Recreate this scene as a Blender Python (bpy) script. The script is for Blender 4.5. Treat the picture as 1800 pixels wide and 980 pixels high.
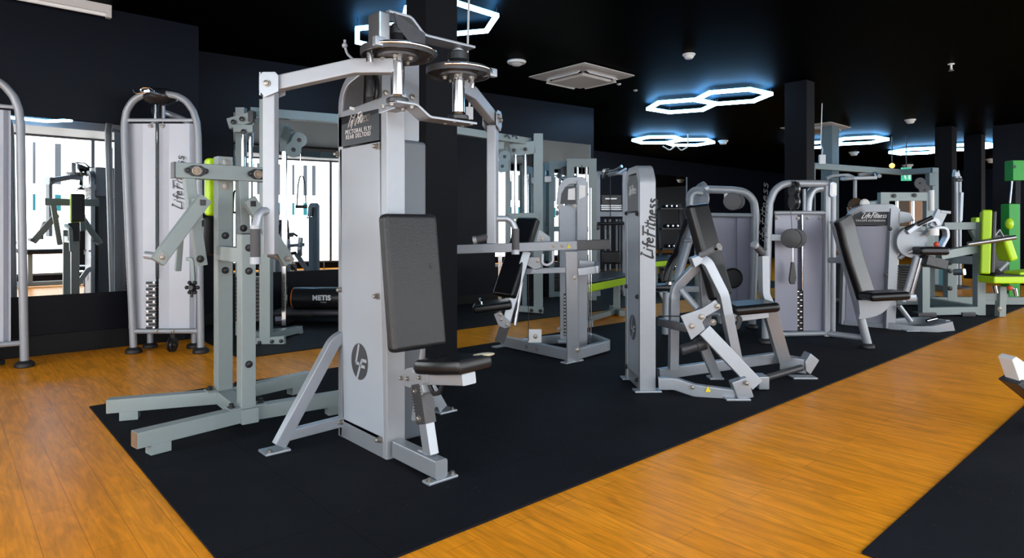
import bpy, bmesh, math, random
from mathutils import Vector, Matrix
random.seed(7)
sc = bpy.context.scene
for o in list(bpy.data.objects): bpy.data.objects.remove(o, do_unlink=True)
COL = sc.collection
# ------------------------------------------------------------------ camera
FPX = 1120.0                      # focal length in pixels of the 1800 px wide frame
CH = 1.07                         # camera height
ANG = math.radians(48.1)          # heading of the camera, measured from the room's long axis
cam = bpy.data.cameras.new('camera'); cam_o = bpy.data.objects.new('camera', cam); COL.objects.link(cam_o)
cam.sensor_fit = 'HORIZONTAL'; cam.sensor_width = 36.0; cam.lens = FPX / 1800 * 36.0
cam.shift_y = -90 / 1800.0; cam.clip_start = 0.05; cam.clip_end = 200
cam_o.location = (0, 0, CH); cam_o.rotation_euler = (math.pi / 2, 0, ANG - math.pi / 2)
sc.camera = cam_o
# ------------------------------------------------------------------ light and exposure
WINDOW_STRENGTH = 6.0             # daylight through the frosted glass
LAMP_STRENGTH = 22.0              # hexagon lamps
sc.view_settings.view_transform = 'Standard'; sc.view_settings.look = 'None'
sc.view_settings.exposure = -0.5; sc.view_settings.gamma = 1.0
try: sc.view_settings.use_curve_mapping = False
except Exception: pass
w = bpy.data.worlds.new('world'); sc.world = w; w.use_nodes = True
w.node_tree.nodes['Background'].inputs[0].default_value = (0.75, 0.85, 1.0, 1)
w.node_tree.nodes['Background'].inputs[1].default_value = 1.0
def area(name, loc, rot, sx, sy, power, colr):
    l = bpy.data.lights.new(name, 'AREA'); l.shape = 'RECTANGLE'; l.size = sx; l.size_y = sy; l.energy = power; l.color = colr
    o = bpy.data.objects.new(name, l); COL.objects.link(o); o.location = loc; o.rotation_euler = rot; return o

# ------------------------------------------------------------------ measuring helpers (photo pixel -> point at a known depth / height / plane)
FW = Vector((math.cos(ANG), math.sin(ANG), 0)); RT = Vector((math.sin(ANG), -math.cos(ANG), 0)); UP = Vector((0, 0, 1))
C0 = Vector((0, 0, CH))
def ray(px, py): return FW + RT * ((px - 900) / FPX) + UP * ((400 - py) / FPX)
def DP(px, py, d): return C0 + ray(px, py) * d
def ZP(px, py, z=0.0):
    r = ray(px, py); return C0 + r * ((z - CH) / r.z)
def XP(px, py, x):
    r = ray(px, py); return C0 + r * (x / r.x)
def YP(px, py, y):
    r = ray(px, py); return C0 + r * (y / r.y)
V = Vector

# ------------------------------------------------------------------ materials
def mat(name, base, rough=0.5, metal=0.0, spec=0.5, bump=0.0, bscale=200, noise=0.0, nscale=8, coat=0.0, emis=None, estr=0.0):
    m = bpy.data.materials.new(name); m.use_nodes = True; nt = m.node_tree; b = nt.nodes['Principled BSDF']
    b.inputs['Base Color'].default_value = (*base, 1); b.inputs['Roughness'].default_value = rough
    b.inputs['Metallic'].default_value = metal; b.inputs['Specular IOR Level'].default_value = spec
    b.inputs['Coat Weight'].default_value = coat
    tc = nt.nodes.new('ShaderNodeTexCoord')
    if noise:
        n = nt.nodes.new('ShaderNodeTexNoise'); n.inputs['Scale'].default_value = nscale; n.inputs['Detail'].default_value = 6
        nt.links.new(tc.outputs['Object'], n.inputs['Vector'])
        r = nt.nodes.new('ShaderNodeMapRange'); r.inputs[3].default_value = 1 - noise; r.inputs[4].default_value = 1 + noise
        nt.links.new(n.outputs['Fac'], r.inputs[0])
        mx = nt.nodes.new('ShaderNodeVectorMath'); mx.operation = 'SCALE'; mx.inputs[0].default_value = base
        nt.links.new(r.outputs[0], mx.inputs['Scale']); nt.links.new(mx.outputs[0], b.inputs['Base Color'])
    if bump:
        n = nt.nodes.new('ShaderNodeTexNoise'); n.inputs['Scale'].default_value = bscale; n.inputs['Detail'].default_value = 3
        nt.links.new(tc.outputs['Object'], n.inputs['Vector'])
        bp = nt.nodes.new('ShaderNodeBump'); bp.inputs['Strength'].default_value = bump; bp.inputs['Distance'].default_value = 0.002
        nt.links.new(n.outputs['Fac'], bp.inputs['Height']); nt.links.new(bp.outputs['Normal'], b.inputs['Normal'])
    if emis:
        b.inputs['Emission Color'].default_value = (*emis, 1); b.inputs['Emission Strength'].default_value = estr
    return m
M = {}
M['silver'] = mat('silver paint', (0.345, 0.372, 0.41), 0.36, 0.5, noise=0.04, nscale=30)
M['silver2'] = mat('pale silver paint', (0.315, 0.335, 0.365), 0.40, 0.25, 0.38, noise=0.04, nscale=30)
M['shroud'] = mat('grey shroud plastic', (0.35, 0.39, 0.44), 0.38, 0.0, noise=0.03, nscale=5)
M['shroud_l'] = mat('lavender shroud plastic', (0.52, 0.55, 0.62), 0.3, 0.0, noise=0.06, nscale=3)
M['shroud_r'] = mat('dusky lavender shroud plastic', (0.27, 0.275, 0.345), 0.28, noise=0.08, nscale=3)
M['shroud_d'] = mat('dark shroud plastic', (0.20, 0.20, 0.25), 0.3)
M['stack'] = mat('slate shroud plastic', (0.085, 0.10, 0.12), 0.4)
M['header'] = mat('header plate', (0.030, 0.034, 0.042), 0.45)
M['gg'] = mat('grey green paint', (0.26, 0.31, 0.31), 0.42, 0.1, noise=0.04, nscale=20)
M['teal'] = mat('blue grey paint', (0.17, 0.23, 0.25), 0.42, 0.15)
M['chrome'] = mat('chrome', (0.75, 0.76, 0.78), 0.14, 1.0)
M['steel'] = mat('worn steel', (0.45, 0.46, 0.48), 0.3, 0.9, noise=0.12, nscale=40)
M['bolt'] = mat('bolt steel', (0.30, 0.28, 0.25), 0.4, 0.8)
M['bbolt'] = mat('black bolt', (0.01, 0.01, 0.012), 0.35)
M['vinyl'] = mat('black vinyl', (0.012, 0.012, 0.014), 0.40, 0.0, 0.45, bump=0.9, bscale=170)
M['vinyls'] = mat('smooth black vinyl', (0.006, 0.006, 0.0075), 0.30, 0.0, 0.4)
M['foam'] = mat('exposed foam', (0.55, 0.5, 0.36), 0.9, bump=0.5, bscale=120)
M['rubber'] = mat('black rubber', (0.012, 0.012, 0.014), 0.55)
M['grip'] = mat('grey rubber grip', (0.05, 0.05, 0.055), 0.6, bump=0.4, bscale=250)
M['plastic'] = mat('black plastic', (0.014, 0.014, 0.016), 0.35)
M['plate'] = mat('weight plate iron', (0.02, 0.02, 0.022), 0.4, 0.3)
M['dgrey'] = mat('dark grey sleeve', (0.05, 0.05, 0.055), 0.4, 0.2, noise=0.3, nscale=30)
M['lime'] = mat('lime vinyl', (0.50, 0.80, 0.01), 0.4)
M['green'] = mat('green paint', (0.006, 0.33, 0.022), 0.45)
M['white'] = mat('white plastic', (0.75, 0.75, 0.74), 0.4)
M['offwhite'] = mat('cassette plastic', (0.52, 0.49, 0.47), 0.5)
M['inkb'] = mat('black print', (0.01, 0.01, 0.012), 0.4)
M['inkd'] = mat('charcoal print', (0.045, 0.048, 0.056), 0.45)
M['inkw'] = mat('white print', (0.8, 0.8, 0.8), 0.4)
M['sticker'] = mat('yellow warning sticker', (0.8, 0.62, 0.02), 0.4)
M['copper'] = mat('rusty steel', (0.3, 0.22, 0.15), 0.4, 0.6, noise=0.3, nscale=60)
M['cable'] = mat('black cable', (0.015, 0.015, 0.015), 0.4)
M['orange'] = mat('orange plastic', (0.75, 0.16, 0.01), 0.4)
M['red'] = mat('red plastic', (0.6, 0.08, 0.03), 0.4)
M['wall'] = mat('navy wall paint', (0.0027, 0.0036, 0.0080), 0.40, 0, 0.13, noise=0.05, nscale=2)
M['ceil'] = mat('black ceiling paint', (0.00022, 0.00022, 0.00026), 0.5, 0, 0.012)
M['pillar'] = mat('pillar paint', (0.0065, 0.007, 0.0095), 0.6, 0, 0.1, noise=0.05, nscale=3)
M['skirt'] = mat('skirting paint', (0.003, 0.0034, 0.0048), 0.45, 0, 0.2)
M['mirror'] = mat('mirror silvering', (0.88, 0.92, 0.92), 0.0, 1.0)
M['skin'] = mat('skin', (0.55, 0.27, 0.18), 0.5)
M['hair'] = mat('brown hair', (0.13, 0.06, 0.025), 0.6, bump=0.8, bscale=90)
M['shirt'] = mat('dark shirt', (0.01, 0.01, 0.014), 0.8)
M['wood2'] = mat('wooden box', (0.5, 0.27, 0.15), 0.6)
M['lamp'] = mat('lamp diffuser', (0.9, 0.9, 0.9), 0.4, emis=(0.42, 0.72, 1.0), estr=LAMP_STRENGTH)
M['lampup'] = mat('lamp uplight', (0.5, 0.7, 0.9), 0.4, emis=(0.10, 0.45, 1.0), estr=LAMP_STRENGTH * 2.0)
M['exit'] = mat('exit sign face', (0.05, 0.5, 0.3), 0.4, emis=(0.05, 0.6, 0.35), estr=0.7)
M['exitw'] = mat('exit sign pictogram', (0.8, 0.9, 0.85), 0.4, emis=(0.7, 0.9, 0.8), estr=0.8)
M['amber'] = mat('amber lamp', (0.9, 0.7, 0.2), 0.4, emis=(1.0, 0.65, 0.15), estr=2.0)
M['alu'] = mat('window frame grey', (0.16, 0.18, 0.20), 0.4, 0.3)

def wood_mat():
    m = bpy.data.materials.new('oak laminate floor'); m.use_nodes = True; nt = m.node_tree; N = nt.nodes; L = nt.links
    b = N['Principled BSDF']; b.inputs['Roughness'].default_value = 0.34; b.inputs['Specular IOR Level'].default_value = 0.07
    tc = N.new('ShaderNodeTexCoord')
    br = N.new('ShaderNodeTexBrick'); br.offset = 0.37; br.inputs['Scale'].default_value = 1.0
    br.inputs['Brick Width'].default_value = 1.25; br.inputs['Row Height'].default_value = 0.125
    br.inputs['Mortar Size'].default_value = 0.0012; br.inputs['Mortar Smooth'].default_value = 0.2; br.inputs['Bias'].default_value = 0.0
    br.inputs['Color1'].default_value = (0.80, 0.275, 0.011, 1); br.inputs['Color2'].default_value = (0.89, 0.318, 0.017, 1)
    br.inputs['Mortar'].default_value = (0.46, 0.14, 0.009, 1)
    rot = N.new('ShaderNodeMapping'); rot.inputs['Rotation'].default_value = (0, 0, math.pi / 2); L.new(tc.outputs['Object'], rot.inputs['Vector'])
    L.new(rot.outputs[0], br.inputs['Vector'])
    mp = N.new('ShaderNodeMapping'); mp.inputs['Scale'].default_value = (22, 1.6, 1); L.new(tc.outputs['Object'], mp.inputs['Vector'])
    ns = N.new('ShaderNodeTexNoise'); ns.inputs['Scale'].default_value = 2.2; ns.inputs['Detail'].default_value = 8; ns.inputs['Roughness'].default_value = 0.65
    ns.inputs['Distortion'].default_value = 0.8
    L.new(mp.outputs[0], ns.inputs['Vector'])
    mp2 = N.new('ShaderNodeMapping'); mp2.inputs['Scale'].default_value = (6.5, 1.3, 1); L.new(tc.outputs['Object'], mp2.inputs['Vector'])
    wv = N.new('ShaderNodeTexNoise'); wv.inputs['Scale'].default_value = 1.6; wv.inputs['Detail'].default_value = 2; wv.inputs['Distortion'].default_value = 1.5
    L.new(mp2.outputs[0], wv.inputs['Vector'])
    rg = N.new('ShaderNodeMath'); rg.operation = 'MULTIPLY'; rg.inputs[1].default_value = 14; L.new(wv.outputs['Fac'], rg.inputs[0])
    fr = N.new('ShaderNodeMath'); fr.operation = 'SINE'; L.new(rg.outputs[0], fr.inputs[0])
    r1 = N.new('ShaderNodeMapRange'); r1.inputs[1].default_value = 0.3; r1.inputs[2].default_value = 0.7; r1.inputs[3].default_value = 0.76; r1.inputs[4].default_value = 1.16
    L.new(ns.outputs['Fac'], r1.inputs[0])
    r2 = N.new('ShaderNodeMapRange'); r2.inputs[1].default_value = -1; r2.inputs[2].default_value = 1; r2.inputs[3].default_value = 0.88; r2.inputs[4].default_value = 1.08
    L.new(fr.outputs[0], r2.inputs[0])
    mu = N.new('ShaderNodeMath'); mu.operation = 'MULTIPLY'; L.new(r1.outputs[0], mu.inputs[0]); L.new(r2.outputs[0], mu.inputs[1])
    sm = N.new('ShaderNodeVectorMath'); sm.operation = 'SCALE'; L.new(br.outputs['Color'], sm.inputs[0]); L.new(mu.outputs[0], sm.inputs['Scale'])
    L.new(sm.outputs[0], b.inputs['Base Color'])
    bp = N.new('ShaderNodeBump'); bp.inputs['Strength'].default_value = 0.15; bp.inputs['Distance'].default_value = 0.001
    L.new(ns.outputs['Fac'], bp.inputs['Height']); L.new(bp.outputs[0], b.inputs['Normal'])
    return m
def mat_rubber():
    m = bpy.data.materials.new('rubber gym mat'); m.use_nodes = True; nt = m.node_tree; N = nt.nodes; L = nt.links
    b = N['Principled BSDF']; b.inputs['Roughness'].default_value = 0.8; b.inputs['Specular IOR Level'].default_value = 0.14
    tc = N.new('ShaderNodeTexCoord')
    ns = N.new('ShaderNodeTexNoise'); ns.inputs['Scale'].default_value = 1.8; ns.inputs['Detail'].default_value = 9; ns.inputs['Roughness'].default_value = 0.7
    L.new(tc.outputs['Object'], ns.inputs['Vector'])
    cr = N.new('ShaderNodeValToRGB'); cr.color_ramp.elements[0].position = 0.3; cr.color_ramp.elements[0].color = (0.0040, 0.0048, 0.0080, 1)
    cr.color_ramp.elements[1].position = 0.75; cr.color_ramp.elements[1].color = (0.0095, 0.0108, 0.0150, 1)
    L.new(ns.outputs['Fac'], cr.inputs[0])
    vo = N.new('ShaderNodeTexVoronoi'); vo.inputs['Scale'].default_value = 26; L.new(tc.outputs['Object'], vo.inputs['Vector'])
    lt = N.new('ShaderNodeMath'); lt.operation = 'LESS_THAN'; lt.inputs[1].default_value = 0.06; L.new(vo.outputs['Distance'], lt.inputs[0])
    sp = N.new('ShaderNodeTexNoise'); sp.inputs['Scale'].default_value = 2.5; L.new(tc.outputs['Object'], sp.inputs['Vector'])
    gt = N.new('ShaderNodeMath'); gt.operation = 'GREATER_THAN'; gt.inputs[1].default_value = 0.56; L.new(sp.outputs['Fac'], gt.inputs[0])
    ml = N.new('ShaderNodeMath'); ml.operation = 'MULTIPLY'; L.new(lt.outputs[0], ml.inputs[0]); L.new(gt.outputs[0], ml.inputs[1])
    mx = N.new('ShaderNodeMix'); mx.data_type = 'RGBA'; L.new(ml.outputs[0], mx.inputs[0]); L.new(cr.outputs[0], mx.inputs[6]); mx.inputs[7].default_value = (0.10, 0.10, 0.11, 1)
    # tile joints, one metre apart
    br = N.new('ShaderNodeTexBrick'); br.offset = 0.0; br.inputs['Scale'].default_value = 1; br.inputs['Brick Width'].default_value = 1.0; br.inputs['Row Height'].default_value = 1.0
    br.inputs['Mortar Size'].default_value = 0.003; L.new(tc.outputs['Object'], br.inputs['Vector'])
    br.inputs['Color1'].default_value = (1, 1, 1, 1); br.inputs['Color2'].default_value = (1, 1, 1, 1); br.inputs['Mortar'].default_value = (0.35, 0.35, 0.35, 1)
    m2 = N.new('ShaderNodeMix'); m2.data_type = 'RGBA'; m2.blend_type = 'MULTIPLY'; m2.inputs[0].default_value = 1
    L.new(mx.outputs[2], m2.inputs[6]); L.new(br.outputs['Color'], m2.inputs[7]); L.new(m2.outputs[2], b.inputs['Base Color'])
    bn = N.new('ShaderNodeTexNoise'); bn.inputs['Scale'].default_value = 220; L.new(tc.outputs['Object'], bn.inputs['Vector'])
    bp = N.new('ShaderNodeBump'); bp.inputs['Strength'].default_value = 0.5; bp.inputs['Distance'].default_value = 0.002
    L.new(bn.outputs['Fac'], bp.inputs['Height']); L.new(bp.outputs[0], b.inputs['Normal'])
    return m
M['wood'] = wood_mat(); M['mat'] = mat_rubber()
def ribbed_mat():
    m = mat('ribbed rubber', (0.004, 0.0046, 0.0065), 0.6, 0, 0.3); nt = m.node_tree; N = nt.nodes; L = nt.links
    tc = N.new('ShaderNodeTexCoord'); wv = N.new('ShaderNodeTexWave'); wv.bands_direction = 'DIAGONAL'; wv.inputs['Scale'].default_value = 18
    L.new(tc.outputs['Object'], wv.inputs['Vector']); bp = N.new('ShaderNodeBump'); bp.inputs['Distance'].default_value = 0.004; bp.inputs['Strength'].default_value = 0.8
    L.new(wv.outputs['Fac'], bp.inputs['Height']); L.new(bp.outputs[0], N['Principled BSDF'].inputs['Normal']); return m
M['ribbed'] = ribbed_mat()

# ------------------------------------------------------------------ mesh building
def fillet(pts, r, n=5):
    pts = [V(p) for p in pts]; out = [pts[0]]
    if r <= 0: return pts
    for i in range(1, len(pts) - 1):
        a, b, c = pts[i - 1], pts[i], pts[i + 1]; u = (a - b); v = (c - b); lu, lv = u.length, v.length; u.normalize(); v.normalize()
        ang = math.acos(max(-1, min(1, u.dot(v))))
        if ang > math.pi - 0.02: out.append(b); continue
        t = min(r / math.tan(ang / 2), lu * 0.48, lv * 0.48); rr = t * math.tan(ang / 2)
        bis = (u + v).normalized(); cen = b + bis * (rr / math.sin(ang / 2))
        p0 = b + u * t; p1 = b + v * t; e0 = (p0 - cen); e1 = (p1 - cen); tot = e0.angle(e1); ax = e0.cross(e1).normalized()
        for k in range(n + 1): out.append(cen + Matrix.Rotation(tot * k / n, 3, ax) @ e0)
    out.append(pts[-1]); return out
def rrect(w, h, r, n=2):
    r = min(r, w * 0.49, h * 0.49); o = []
    for cx, cy, a0 in ((w/2-r, h/2-r, 0), (-w/2+r, h/2-r, 90), (-w/2+r, -h/2+r, 180), (w/2-r, -h/2+r, 270)):
        for k in range(n + 1):
            a = math.radians(a0 + 90 * k / n); o.append((cx + r * math.cos(a), cy + r * math.sin(a)))
    return o
def circ(r, n=14): return [(r * math.cos(2 * math.pi * k / n), r * math.sin(2 * math.pi * k / n)) for k in range(n)]
class MB:
    def __init__(s): s.b = bmesh.new()
    def loft(s, rings, caps=True, closed=False):
        vs = [[s.b.verts.new(p) for p in r] for r in rings]; n = len(vs[0]); m = len(vs)
        for i in range(m if closed else m - 1):
            A, B = vs[i], vs[(i + 1) % m]
            for k in range(n): s.b.faces.new((A[k], A[(k + 1) % n], B[(k + 1) % n], B[k]))
        if caps and not closed:
            s.b.faces.new(list(reversed(vs[0]))); s.b.faces.new(vs[-1])
        return s
    def sweep(s, prof, pts, side=None, closed=False, scale=None):
        pts = [V(p) for p in pts]; n = len(pts); rings = []; sd = None
        for i, p in enumerate(pts):
            if closed: t = (pts[(i + 1) % n] - pts[i - 1]).normalized()
            else: t = ((pts[min(i + 1, n - 1)] - p).normalized() + (p - pts[max(i - 1, 0)]).normalized()).normalized()
            if side is not None: sd = V(side)
            elif sd is None:
                sd = t.cross(UP)
                if sd.length < 1e-3: sd = V((1, 0, 0))
            q = sd - t * sd.dot(t)
            if q.length < 1e-5: q = t.orthogonal()
            sd2 = q.normalized(); nn = sd2.cross(t)
            if side is None: sd = sd2
            k = scale[i] if scale else 1
            rings.append([p + sd2 * (x * k) + nn * (y * k) for x, y in prof])
        return s.loft(rings, closed=closed)
    def beam(s, p, q, w, h=None, side=None, r=0.005):          # straight box section; w across (horizontal by default), h the other way
        h = h or w; return s.sweep(rrect(w, h, r), [p, q], side)
    def path(s, pts, w, h, side, bend=0.05, r=0.005, n=5): return s.sweep(rrect(w, h, r), fillet(pts, bend, n), side)
    def tube(s, pts, r, bend=0.05, n=14, seg=6, scale=None): return s.sweep(circ(r, n), fillet(pts, bend, seg) if len(pts) > 2 and bend else pts, scale=scale)
    def cyl(s, p, q, r, r2=None, n=20):
        p, q = V(p), V(q); r2 = r if r2 is None else r2; a = (q - p).normalized(); u = a.orthogonal().normalized(); v = a.cross(u)
        f = lambda c, rr: [c + u * (rr * math.cos(2 * math.pi * k / n)) + v * (rr * math.sin(2 * math.pi * k / n)) for k in range(n)]
        return s.loft([f(p, r), f(q, r2)])
    def lathe(s, c, axis, prof, n=24):                         # prof: (radius, distance along the axis)
        a = V(axis).normalized(); u = a.orthogonal().normalized(); v = a.cross(u); c = V(c)
        return s.loft([[c + a * t + u * (max(rr, 1e-4) * math.cos(2 * math.pi * k / n)) + v * (max(rr, 1e-4) * math.sin(2 * math.pi * k / n)) for k in range(n)] for rr, t in prof])
    def prism(s, pts, d, bev=0.0):                             # polygon pushed along the vector d
        pts = [V(p) for p in pts]; d = V(d); b2 = bmesh.new(); lo = [b2.verts.new(p) for p in pts]; hi = [b2.verts.new(p + d) for p in pts]; n = len(pts)
        b2.faces.new(list(reversed(lo))); b2.faces.new(hi)
        for k in range(n): b2.faces.new((lo[k], lo[(k + 1) % n], hi[(k + 1) % n], hi[k]))
        return s._merge(b2, bev, 2)
    def _merge(s, b2, bev=0.0, seg=2, bangle=None):
        bmesh.ops.recalc_face_normals(b2, faces=b2.faces)
        if bev:
            ed = [e for e in b2.edges if e.calc_face_angle(0) > (bangle or 0.5)]
            bmesh.ops.bevel(b2, geom=ed, offset=bev, segments=seg, affect='EDGES', profile=0.5, clamp_overlap=True)
        me = bpy.data.meshes.new('t'); b2.to_mesh(me); b2.free(); s.b.from_mesh(me); bpy.data.meshes.remove(me); return s
    def box(s, c, size, ax=None, bev=0.004, seg=2):            # ax: the box's three directions
        ax = [V(a).normalized() for a in (ax or ((1, 0, 0), (0, 1, 0), (0, 0, 1)))]; c = V(c); b2 = bmesh.new(); vs = []
        for sx in (-1, 1):
            for sy in (-1, 1):
                for sz in (-1, 1): vs.append(b2.verts.new(c + ax[0] * (sx * size[0] / 2) + ax[1] * (sy * size[1] / 2) + ax[2] * (sz * size[2] / 2)))
        for f in ((0, 1, 3, 2), (4, 6, 7, 5), (0, 4, 5, 1), (2, 3, 7, 6), (0, 2, 6, 4), (1, 5, 7, 3)): b2.faces.new([vs[i] for i in f])
        return s._merge(b2, bev, seg)
    def bar(s, x0, x1, y0, y1, z0, z1, bev=0.0): return s.box(((x0+x1)/2, (y0+y1)/2, (z0+z1)/2), (x1-x0, y1-y0, z1-z0), None, bev)
    def ball(s, c, r, ax=None, u=16, v=10):
        r = (r, r, r) if isinstance(r, (int, float)) else r; ax = [V(a).normalized() for a in (ax or ((1, 0, 0), (0, 1, 0), (0, 0, 1)))]; c = V(c)
        return s.loft([[c + ax[0] * (r[0] * math.sin(math.pi * (j + .03) / (v + .06)) * math.cos(2 * math.pi * k / u)) + ax[1] * (r[1] * math.sin(math.pi * (j + .03) / (v + .06)) * math.sin(2 * math.pi * k / u)) - ax[2] * (r[2] * math.cos(math.pi * (j + .03) / (v + .06))) for k in range(u)] for j in range(v + 1)])
    def done(s, name, m, parent=None, kind=None, label=None, ang=35):
        bmesh.ops.recalc_face_normals(s.b, faces=s.b.faces)
        me = bpy.data.meshes.new(name)
        if parent is not None:
            off = V((0, 0, 0)); p = parent
            while p is not None: off = off + V(p.location); p = p.parent
            bmesh.ops.translate(s.b, verts=s.b.verts, vec=-off)
        s.b.to_mesh(me); s.b.free()
        me.polygons.foreach_set('use_smooth', [True] * len(me.polygons))
        me.set_sharp_from_angle(angle=math.radians(ang))
        o = bpy.data.objects.new(name, me); COL.objects.link(o); me.materials.append(M[m] if isinstance(m, str) else m)
        wn_ = o.modifiers.new('wn', 'WEIGHTED_NORMAL'); wn_.weight = 100; wn_.keep_sharp = True
        if parent is not None: o.parent = parent
        if kind: o['kind'] = kind
        if label: o['label'] = label
        return o
def thing(name, label, cat, loc=(0, 0, 0), group=None):
    o = bpy.data.objects.new(name, None); o.empty_display_size = 0.1; COL.objects.link(o); o.location = loc
    o['label'] = label; o['category'] = cat
    if group: o['group'] = group
    return o
def solo(o, label, cat, group=None, base=None):               # a thing that is one mesh: its origin moves to its base
    o['label'] = label; o['category'] = cat
    if group: o['group'] = group
    me = o.data; xs = [v.co for v in me.vertices]
    c = V(((min(v.x for v in xs) + max(v.x for v in xs)) / 2, (min(v.y for v in xs) + max(v.y for v in xs)) / 2, min(v.z for v in xs)))
    me.transform(Matrix.Translation(-c)); o.location = c; return o
def copy_tree(o, parent=None, links=None):
    c = o.copy(); COL.objects.link(c)
    if parent is not None: c.parent = parent
    for ch in list(o.children): copy_tree(ch, c)
    return c
def bolts(parent, pts, axis, r=0.011, m='bolt', h=0.012, name='bolt'):
    for p in pts:
        MB().lathe(p, axis, [(r * 1.5, 0), (r * 1.5, h * .3), (r, h * .3), (r, h), (r * .6, h * 1.15), (0, h * 1.15)], 12).done(name, m, parent)
def text(s, size, org, xd, yd, m, parent, name='lettering', depth=0.0012, spacing=1.0, align='LEFT', bold=0.0):
    cu = bpy.data.curves.new('t', 'FONT'); cu.body = s; cu.size = size; cu.space_character = spacing; cu.extrude = depth / 2; cu.align_x = align; cu.offset = bold
    ob = bpy.data.objects.new('t', cu); COL.objects.link(ob); bpy.context.view_layer.update()
    me = bpy.data.meshes.new_from_object(ob.evaluated_get(bpy.context.evaluated_depsgraph_get())); bpy.data.objects.remove(ob); bpy.data.curves.remove(cu)
    xd, yd = V(xd).normalized(), V(yd).normalized(); zd = xd.cross(yd)
    mt = Matrix.Translation(V(org)) @ Matrix((xd, yd, zd)).transposed().to_4x4()
    me.transform(mt); mb = MB(); mb.b.from_mesh(me); bpy.data.meshes.remove(me); return mb.done(name, m, parent)
# brush lettering: strokes in a unit grid (x to the right, y up, cap height 1)
GL = {'L': ([[(0.42, 1.0), (0.20, 0.5), (0.02, -0.12), (0.25, -0.06), (0.62, -0.02)], [(0.3, 1.05), (0.5, 0.98)]], .55),
      'i': ([[(0.22, 0.55), (0.06, 0.0)], [(0.30, 0.78), (0.33, 0.83)]], .30),
      'f': ([[(0.60, 0.95), (0.42, 0.95), (0.22, 0.3), (0.08, -0.3)], [(0.08, 0.5), (0.5, 0.56)]], .42),
      'e': ([[(0.05, 0.28), (0.40, 0.36), (0.34, 0.56), (0.14, 0.42), (0.06, 0.14), (0.2, 0.0), (0.42, 0.08)]], .50),
      'F': ([[(0.46, 1.0), (0.24, 0.4), (0.06, -0.15)], [(0.2, 1.02), (0.95, 1.1)], [(0.18, 0.56), (0.65, 0.62)]], .62),
      't': ([[(0.34, 0.98), (0.14, 0.2), (0.10, 0.0), (0.26, 0.04)], [(0.0, 0.64), (0.52, 0.70)]], .40),
      'n': ([[(0.18, 0.55), (0.04, 0.0)], [(0.08, 0.25), (0.30, 0.55), (0.42, 0.5), (0.32, 0.0), (0.5, 0.04)]], .54),
      's': ([[(0.46, 0.55), (0.26, 0.58), (0.18, 0.42), (0.36, 0.22), (0.26, 0.0), (0.02, 0.04)]], .46)}
def smooth(p, n=4):
    if len(p) < 3: return p
    o = []
    for i in range(len(p) - 1):
        a = p[max(i - 1, 0)]; b = p[i]; c = p[i + 1]; d = p[min(i + 2, len(p) - 1)]
        for k in range(n):
            t = k / n; o.append(tuple(0.5 * ((2 * b[j]) + (-a[j] + c[j]) * t + (2 * a[j] - 5 * b[j] + 4 * c[j] - d[j]) * t * t + (-a[j] + 3 * b[j] - 3 * c[j] + d[j]) * t ** 3) for j in (0, 1)))
    return o + [p[-1]]
def brush(s, length, height, org, xd, yd, m, parent, name='lettering', wd=0.09, caps_gap=0.0):
    tot = sum(GL[c][1] for c in s); kx = length / tot; xd, yd = V(xd).normalized(), V(yd).normalized(); zd = xd.cross(yd); org = V(org); mb = MB(); x = 0
    for c in s:
        st, adv = GL[c]
        for pl in st:
            pl = smooth(pl); pts = [org + xd * ((x + a) * kx) + yd * (b * height) for a, b in pl]
            n = len(pts); sca = [0.55 + 0.6 * math.sin(math.pi * (k + .6) / (n + .6)) for k in range(n)]
            mb.sweep([(wd * height * .5, .0006), (-wd * height * .5, .0006), (-wd * height * .5, -.0006), (wd * height * .5, -.0006)], pts, side=None if n < 2 else None, scale=sca) if False else None
            for k in range(n - 1):
                d = (pts[k + 1] - pts[k]); L = d.length
                if L < 1e-6: continue
                d /= L; s2 = zd.cross(d); w0 = wd * height * sca[k] / 2; w1 = wd * height * sca[k + 1] / 2; e = d * (w0 * .5)
                a, b_, c_, d_ = pts[k] - e + s2 * w0, pts[k + 1] + e + s2 * w1, pts[k + 1] + e - s2 * w1, pts[k] - e - s2 * w0
                mb.loft([[q - zd * .0006 for q in (a, b_, c_, d_)], [q + zd * .0006 for q in (a, b_, c_, d_)]])
        x += adv
    return mb.done(name, m, parent)
def roundel(c, r, xd, yd, parent, rx=1.0):                     # round maker's badge with the two-letter cut-out
    xd, yd = V(xd).normalized(), V(yd).normalized(); zd = xd.cross(yd).normalized(); c = V(c)
    o = MB().prism([c + xd * (r * rx * math.cos(2 * math.pi * k / 36)) + yd * (r * math.sin(2 * math.pi * k / 36)) for k in range(36)], zd * .001).done('badge', 'inkd', parent)
    mb = MB()
    for a, b in (((-.05, .95), (-.42, -.12)), ((-.42, -.12), (-.02, -.12)), ((.30, .12), (-.28, -.95)), ((.28, .12), (.85, .12)), ((.12, -.22), (.66, -.22))):
        p = c + xd * (a[0] * r * rx) + yd * (a[1] * r) + zd * .0014; q = c + xd * (b[0] * r * rx) + yd * (b[1] * r) + zd * .0014; mb.beam(p, q, r * .17, .001, side=(q - p).cross(zd), r=.0002)
    mb.done('badge_mark', 'shroud', o); return o
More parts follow.
